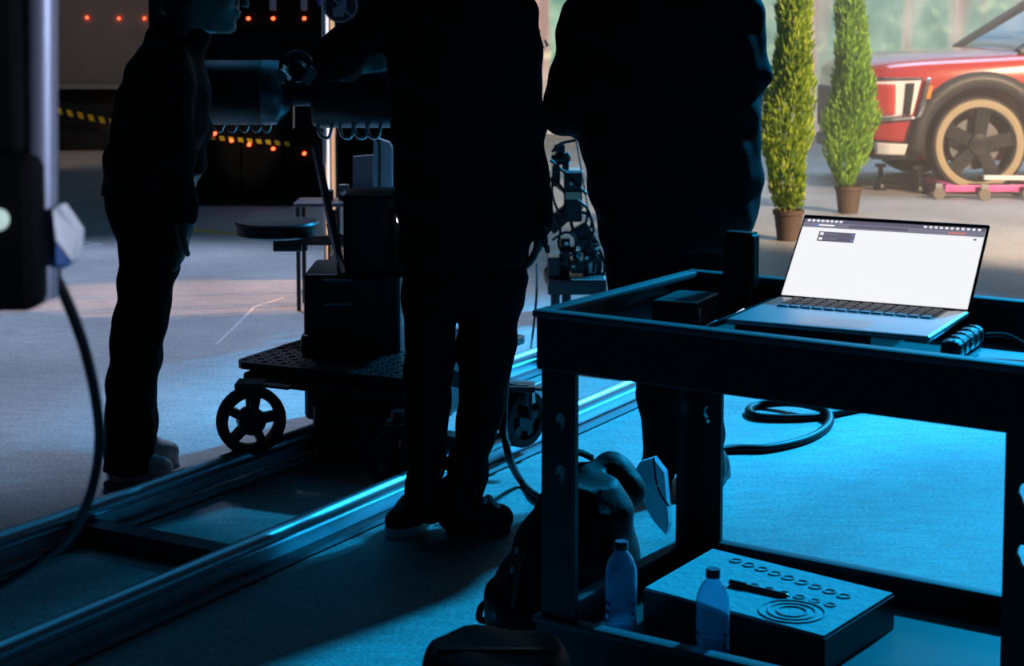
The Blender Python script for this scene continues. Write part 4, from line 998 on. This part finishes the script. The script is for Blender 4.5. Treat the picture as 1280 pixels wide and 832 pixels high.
# -- person at the left, leaning towards the crane, in profile
D1 = 5.2
lp = empty('person', G(165, 590), 'person in black jacket and wide dark trousers leaning towards the crane, in profile', 'person')
px = lambda x, y, dd=0.0: P(x, y, D1+dd)
f_ = Vector((math.cos(.17), 0, -math.sin(.17))); hc = px(262, -16)
hp, hh, HL = head(hc, f_, Vector((0, 0, 1)))
wr = px(231, 276, -.20)
sk = hp+[cap(HL(-.03, 0, -.06), px(226, 62), .050, .062, .03)]
sk += [stk([(60, 190, 240), (110, 165, 245), (165, 155, 240), (220, 145, 220), (260, 145, 215)], D1, .13, .04)]
sk += [cap(px(212, 82, -.17), px(222, 185, -.20), .04, .034), cap(px(222, 185, -.20), wr, .034, .023)] + hand(wr, px(229, 310, -.20)-wr, Vector((0, 1, 0)), -.18, .95)
wr2 = px(244, 205, .2); sk += [cap(px(222, 86, .17), px(238, 165, .2), .04, .034), cap(px(238, 165, .2), wr2, .034, .023)] + hand(wr2, px(238, 235, .2)-wr2, Vector((0, 1, 0)), -.3, .95)
for s in (-1, 1): sk += [cap(px(182, 250, s*.08), px(173, 410, s*.085), .06, .045), cap(px(173, 410, s*.085), px(162, 560, s*.085), .045, .03)]
sdf_mesh('body', sk, .007, SKIN, lp)
sdf_mesh('hair', hh+[ell(HL(-.115, 0, -.035), (.04, .045, .05)), cap(HL(-.10, 0, -.05), HL(-.135, -.01, -.10), .026, .008), cap(HL(-.09, -.02, -.06), HL(-.105, -.03, -.115), .018, .006)], .007, HAIR, lp, folds(.003))
MB().tube([px(252, 30, -.05), px(258, 38, -.05), px(268, 39, -.02), px(277, 36, .02)], .005, 6).build('chin_strap', WHITE, lp, True)
jk = [stk([(46, 196, 240, .10), (58, 178, 248, .17), (75, 166, 255, .195), (110, 150, 261, .20), (140, 143, 262, .19), (165, 138, 258, .18), (190, 134, 247, .175), (215, 131, 237, .175), (242, 130, 231, .175)], D1, .18, .03),
      cap(px(210, 78, -.16), px(219, 185, -.205), .066, .056, .05), cap(px(219, 185, -.205), px(230, 268, -.20), .054, .040, .03),
      cap(px(220, 84, .16), px(240, 160, .205), .064, .054, .05), cap(px(240, 160, .205), px(243, 205, .20), .050, .040, .03),
      cap(px(208, 48), px(240, 50), .062, .055, .03)]
jo = sdf_mesh('jacket', jk, .009, CLOTH2, lp, folds(.007, 1.0))
tw = [(240, 133, 229, .095), (290, 145, 223, .095), (330, 149, 221, .095), (370, 146, 213, .09), (420, 139, 203, .09), (480, 133, 194, .09), (540, 130, 193, .09), (588, 129, 194, .092)]
sdf_mesh('trousers', [stk([(232, 132, 230), (262, 135, 227), (290, 146, 222)], D1, .17, .03), stk(tw, D1-.085, .09, .02), stk([(r[0], r[1]+4, r[2]+3, r[3]) for r in tw[:-1]]+[(578, 134, 197, .09)], D1+.085, .09, .02)], .009, DENIM, lp, folds(.006, 2.0))
KN = mat('pale_knit_sneaker', (.75, .80, .82), .7, var=.5, scale=60)
shoe('shoe', px(140, 590, -.07), px(214, 590, -.10), .09, KN, WHITE, lp); shoe('shoe', px(146, 590, .12), px(223, 590, .10), .10, KN, WHITE, lp)
# lettering down the sleeve
tc_ = bpy.data.curves.new('t', 'FONT'); tc_.body = 'PRODUCTIONS'; tc_.size = .052; tc_.align_x = 'CENTER'; tc_.align_y = 'CENTER'; tc_.extrude = .002
to = bpy.data.objects.new('t', tc_); C.objects.link(to); bpy.context.view_layer.update()
tm = bpy.data.meshes.new_from_object(to.evaluated_get(bpy.context.evaluated_depsgraph_get())); bpy.data.objects.remove(to)
pa, pb_ = px(196, 222, -.27), px(216, 98, -.232); dx_ = (pb_-pa).normalized(); dz_ = Vector((0, -1, 0)); dz_ = (dz_-dx_*dz_.dot(dx_)).normalized(); dy_ = dz_.cross(dx_)
MT = Matrix((dx_, dy_, dz_)).transposed(); cen = (pa+pb_)/2
for v in tm.vertices: v.co = MT @ v.co + cen - lp.location
tm.materials.append(mat('grey_print', (.045, .047, .052), .8))
to = bpy.data.objects.new('sleeve_lettering', tm); C.objects.link(to); to.parent = jo

# -- middle person, seen from behind, one hand on the crane
D2 = 4.6
mp_ = empty('person', G(560, 668), 'person in black seen from behind, arm bent onto the crane, legs apart', 'person')
px = lambda x, y, dd=0.0: P(x, y, D2+dd)
hp, hh, HL = head(px(575, -108, .03), Vector((-.35, 1, -.1)), Vector((0, 0, 1)))
wr = px(678, 268, .0); wl_ = px(440, 80, .22)
sk = hp+[cap(HL(-.02, 0, -.07), px(572, -30), .055, .065)]
sk += [stk([(-10, 520, 620), (60, 505, 645), (200, 508, 645), (330, 515, 650)], D2, .10, .05)]
sk += [cap(px(645, 25), px(656, 150), .038, .032), cap(px(656, 150), wr, .032, .024)] + hand(wr, px(671, 318, -.0)-wr, Vector((0, 1, 0)), -.25, 1.0)
sk += [cap(px(492, 18), px(416, 74), .045, .042), cap(px(416, 74), wl_, .04, .03)] + hand(wl_, px(475, 74, .26)-wl_, Vector((0, .3, -1)), .22, 1.0)
sk += [cap(px(542, 340, -.02), px(537, 470, -.03), .05, .04), cap(px(537, 470, -.03), px(530, 630, -.03), .04, .03), cap(px(614, 340, .02), px(604, 470, .03), .05, .04), cap(px(604, 470, .03), px(580, 615, .03), .04, .03)]
sdf_mesh('body', sk, .009, SKIN2, mp_); sdf_mesh('hair', hh, .009, HAIR, mp_, folds(.003))
sdf_mesh('shirt', [stk([(-40, 535, 615, .07), (-24, 505, 640, .10), (-8, 488, 655, .12), (20, 480, 662, .13), (60, 483, 665, .135), (120, 487, 664, .135), (200, 491, 660, .135), (260, 495, 660, .14), (330, 500, 662, .15)], D2, .13, .03),
      cap(px(646, 22), px(655, 150), .060, .052, .04), cap(px(655, 150), px(674, 276), .052, .042, .03),
      cap(px(494, 14), px(419, 72), .062, .058, .04), cap(px(419, 72), px(434, 82, .17), .056, .046, .03)], .010, CLOTH1, mp_, folds(.006, 3.0))
sdf_mesh('trousers', [stk([(315, 502, 661), (350, 503, 660), (385, 504, 653)], D2, .135, .03),
      stk([(345, 503, 580), (400, 504, 571), (450, 505, 569), (500, 506, 563), (550, 508, 558), (600, 508, 554), (645, 505, 551)], D2-.03, .085, .015),
      stk([(345, 574, 660), (390, 572, 652), (450, 572, 641), (500, 573, 633), (540, 568, 622), (570, 563, 612), (630, 552, 604)], D2+.03, .085, .015)], .010, DENIM, mp_, folds(.006, 4.0))
s1 = shoe('shoe', px(540, 668, .10), px(488, 668, -.06), .10, SHOE_D, WHITE, mp_); s2 = shoe('shoe', px(556, 672, -.02), px(638, 672, -.0), .12, SHOE_D, SOLE_D, mp_, .050)
MB().tube([px(603, 632, -.03), px(610, 620, -.04), px(617, 627, -.05), px(624, 634, -.05)], .006, 6).build('lace', WHITE, s2, True)

# -- right person, seen from behind, both forearms folded in front
D3 = 5.1
rp = empty('person', G(855, 603), 'large person in black jacket seen from behind, standing beyond the cart', 'person')
px = lambda x, y, dd=0.0: P(x, y, D3+dd)
hp, hh, HL = head(px(835, -114, .03), Vector((.15, 1, -.1)), Vector((0, 0, 1)))
wl_ = px(775, 165, .30); wr = px(880, 150, .30)
sk = hp+[cap(HL(-.02, 0, -.07), px(832, -30), .06, .075)]
sk += [stk([(-10, 770, 890), (60, 745, 920), (200, 750, 925), (340, 770, 900)], D3, .13, .05)]
sk += [cap(px(730, 25), px(706, 138), .05, .045), cap(px(706, 138), wl_, .045, .03)] + hand(wl_, px(815, 170, .34)-wl_, Vector((0, .3, -1)), .25, 1.0)
sk += [cap(px(926, 22), px(936, 98), .05, .045), cap(px(936, 98), wr, .045, .03)] + hand(wr, px(845, 158, .34)-wr, Vector((0, .3, -1)), -.25, 1.0)
sk += [cap(px(802, 340, -.02), px(819, 470, -.03), .06, .04), cap(px(819, 470, -.03), px(827, 575, -.03), .04, .03), cap(px(870, 340, .02), px(876, 470, .03), .06, .04), cap(px(876, 470, .03), px(879, 580, .03), .04, .03)]
sdf_mesh('body', sk, .010, SKIN2, rp); sdf_mesh('hair', hh, .009, HAIR, rp, folds(.003))
sdf_mesh('jacket', [stk([(-45, 785, 880, .09), (-28, 750, 915, .13), (-8, 724, 940, .16), (20, 712, 948, .17), (80, 716, 950, .19), (150, 721, 951, .20), (210, 729, 953, .20), (250, 738, 951, .20), (280, 745, 943, .195), (306, 751, 928, .18)], D3, .18, .03),
      cap(px(730, 24), px(707, 138), .072, .066, .05), cap(px(707, 138), px(762, 163, .27), .062, .05, .03),
      cap(px(924, 24), px(932, 96), .070, .060, .05), cap(px(932, 96), px(890, 148, .27), .058, .05, .03), ell(px(953, 97, -.02), (.024, .03, .026), None, .015)], .010, CLOTH2, rp, folds(.007, 5.0))
sdf_mesh('trousers', [stk([(290, 752, 918), (340, 757, 914), (385, 760, 911)], D3, .16, .03),
      stk([(370, 760, 838), (430, 778, 842), (480, 795, 846), (540, 803, 848), (586, 806, 848)], D3-.03, .095, .015),
      stk([(370, 834, 910), (430, 845, 905), (480, 852, 902), (540, 852, 904), (590, 854, 904)], D3+.03, .095, .015)], .010, DENIM, rp, folds(.006, 6.0))
shoe('shoe', px(828, 600, -.10), px(815, 600, .16), .10, SHOE_D, SOLE_D, rp); shoe('shoe', px(884, 602, -.12), px(896, 602, .16), .10, SHOE_D, SOLE_D, rp, .05)

# ---------------------------------------------------------------- backpack, bag, foreground stand
D4 = 3.78
bq = G(715, 800); bp_ = empty('backpack', Vector((bq.x, bq.y, 0)), 'bulky black backpack leaning against the left side of the cart', 'backpack')
px = lambda x, y, dd=0.0: P(x, y, D4+dd)
BAG = mat('backpack_nylon', (.005, .006, .007), .6, spec=.25, bump=.35, scale=30)
bz = bq.y
bk = sdf_mesh('bag_body', [stk([(600, 690, 770, .07), (630, 668, 790, .11), (680, 640, 800, .13), (730, 618, 800, .14), (780, 610, 795, .14), (815, 612, 790, .13)], D4, .13, .05),
      cap(px(728, 598, .10), px(768, 594, .12), .04, .042, .04), cap(px(768, 594, .12), px(785, 612, .10), .04, .04, .03), ell(px(660, 760, -.08), (.10, .07, .09), None, .05)], .010, BAG, bp_, folds(.008, 7.0))
lowz = min(v.co.z for v in bk.data.vertices)
MB().tube([px(700, 588, .02), px(705, 572, .04), px(722, 565, .08), px(740, 572, .10)], .008, 8).build('carry_loop', BAG, bp_, True)
MB().tube([px(625, 742, -.05), px(612, 750, -.06), px(602, 758, -.06), px(599, 772, -.06), px(606, 776, -.06)], .008, 8).build('strap_end', BAG, bp_, True)
for a in ((646, 688), (640, 712), (618, 768)): MB().box(px(a[0], a[1], -.14), (.008, .006, .014), None, .002).build('zip_pull', STEEL, bp_)
MB().tube([px(690, 612, -.06), px(668, 650, -.12), px(650, 700, -.15), px(640, 760, -.16)], .005, 6).build('zip', BLKM, bp_, True)
# paper bag / white mask sticking out of the backpack
e = empty('paper_folder', px(812, 640, .14), 'pale grey folded paper cover sticking out behind the backpack', 'folder')
pp = [px(788, 598, .16), px(800, 577, .16), px(816, 572, .18), px(830, 590, .2), px(836, 655, .2), px(832, 668, .2), px(816, 650, .18)]
MB().prism(pp, (.01, .02, 0)).build('cover', mat('pale_paper', (.85, .66, .76), .7, var=.1), e)
MB().tube([px(817, 572, .155), px(820, 600, .17), px(826, 618, .175), px(836, 632, .18)], .0025, 6).build('edge_cord', CABLE, e, True)
MB().tube([px(792, 604, .145), px(812, 612, .155), px(830, 600, .175)], .0018, 6).build('crease', WHITE, e, True)
# dark bag in the foreground, bottom edge of the frame
D5 = 2.9
px = lambda x, y, dd=0.0: P(x, y, D5+dd)
g5 = px(600, 850); e = empty('equipment_bag', Vector((g5.x, D5, 0)), 'black equipment bag cut off by the bottom edge, in front of the backpack', 'bag')
zt = px(600, 808).z
xa, xb = px(524, 800).x, px(715, 800).x
sdf_mesh('bag_body', [('stk', [(.02, (xa+xb)/2, D5, (xb-xa)/2, .13), (zt*.6, (xa+xb)/2, D5, (xb-xa)/2*1.02, .14), (zt-.03, (xa+xb)/2, D5, (xb-xa)/2*.97, .13), (zt, (xa+xb)/2, D5, (xb-xa)/2*.90, .11)], .03), cap((xa+.05, D5, .10), (xb-.05, D5, .10), .09, .09, .03)], .010, BAG, e, folds(.006, 8.0))
MB().tube([(xa+.06, D5-.1, zt-.06), (xa+.10, D5-.12, zt-.02), (xb-.10, D5-.12, zt-.02), (xb-.06, D5-.1, zt-.06)], .008, 8).build('handle', BAG, e, True)
MB().bar((xa+.03, D5-.02, zt+.002), (xb-.03, D5-.02, zt+.002), .012, .006).build('zip', BLKM, e)
# black equipment stand in the left foreground
D6 = 1.6
px = lambda x, y, dd=0.0: P(x, y, D6+dd)
fx = px(-62, 400).x
e = empty('monitor_stand', Vector((fx, D6+.02, 0)), 'blurred black stand with shiny round post and housing at the left edge', 'stand')
VBLK = mat('matt_black_paint', (.003, .003, .004), .8, spec=.1)
POSTM = mat('satin_grey_post', (.30, .32, .40), .42, .6)
pA, pB = px(51, 372), px(50, -120)
MB().cyl(pA, pB, .0155, n=28).build('post', POSTM, e, True)
a, b = px(-90, 380, .0), px(60, 190, .0)
MB().box2((a.x, D6-.05, a.z), (b.x, D6+.05, b.z), .012).build('housing', VBLK, e)
a, b = px(-90, 190, .0), px(30, -120, .0)
MB().box2((a.x, D6-.03, a.z), (b.x, D6+.05, b.z), .008).build('back_plate', VBLK, e)
MB().prism([px(66, 262, -.02), px(74, 257, -.02), px(97, 290, -.0), px(95, 312, -.0), px(90, 326, -.0), px(70, 300, -.02)], (0, .025, 0)).build('tag', WHITE, e)
MB().prism([px(70, 303, -.018), px(88, 328, .0), px(80, 336, .0), px(70, 330, -.018)], (0, .025, 0)).build('tag_fold', mat('blue_plastic', (.06, .12, .3), .4), e)
MB().lathe(px(-2, 274, -.05), (0, -1, 0), [(0, .010), (.006, .010), (.008, .006), (.008, 0)], 16).build('indicator', mat('pale_indicator', (.6, .75, .65), .4, emit=(.55, .72, .6), strength=.5), e, True)
MB().cyl((fx, D6+.02, .3), (fx, D6+.02, 1.2), .016).build('stand_column', BLKM, e, True)
for a_ in (2.2, 3.6, 5.2): MB().bar((fx, D6+.02, .42), (fx+.42*math.cos(a_), D6+.02+.42*math.sin(a_), .012), .018, .018).build('leg', BLKM, e)
MB().tube([px(66, 340, .01), px(82, 372, .02), px(104, 430, .05), (px(120, 500, .10)), px(124, 560, .16), px(112, 620, .22), px(88, 668, .30), px(45, 705, .38), px(-5, 735, .45), px(-60, 760, .5)], .0055, 10).build('cable', CABLE, e, True)
for o in C.objects:
    if '_org' in o: del o['_org']

# ---------------------------------------------------------------- haze over the set
hm = bpy.data.materials.new('stage_haze'); hm.use_nodes = True; nt = hm.node_tree; nt.nodes.remove(nt.nodes['Principled BSDF'])
vsn = nt.nodes.new('ShaderNodeVolumeScatter'); vsn.inputs['Color'].default_value = (1, .93, .88, 1); vsn.inputs['Density'].default_value = .042; vsn.inputs['Anisotropy'].default_value = .2
nt.links.new(vsn.outputs[0], nt.nodes['Material Output'].inputs['Volume'])
hz_ = MB().box2((.9, 9.3, .02), (9.5, 19.5, 4.2)).build('stage_haze', hm); tag(hz_, 'thin warm haze hanging over the car set', 'haze', kind='stuff'); del hz_['_org']
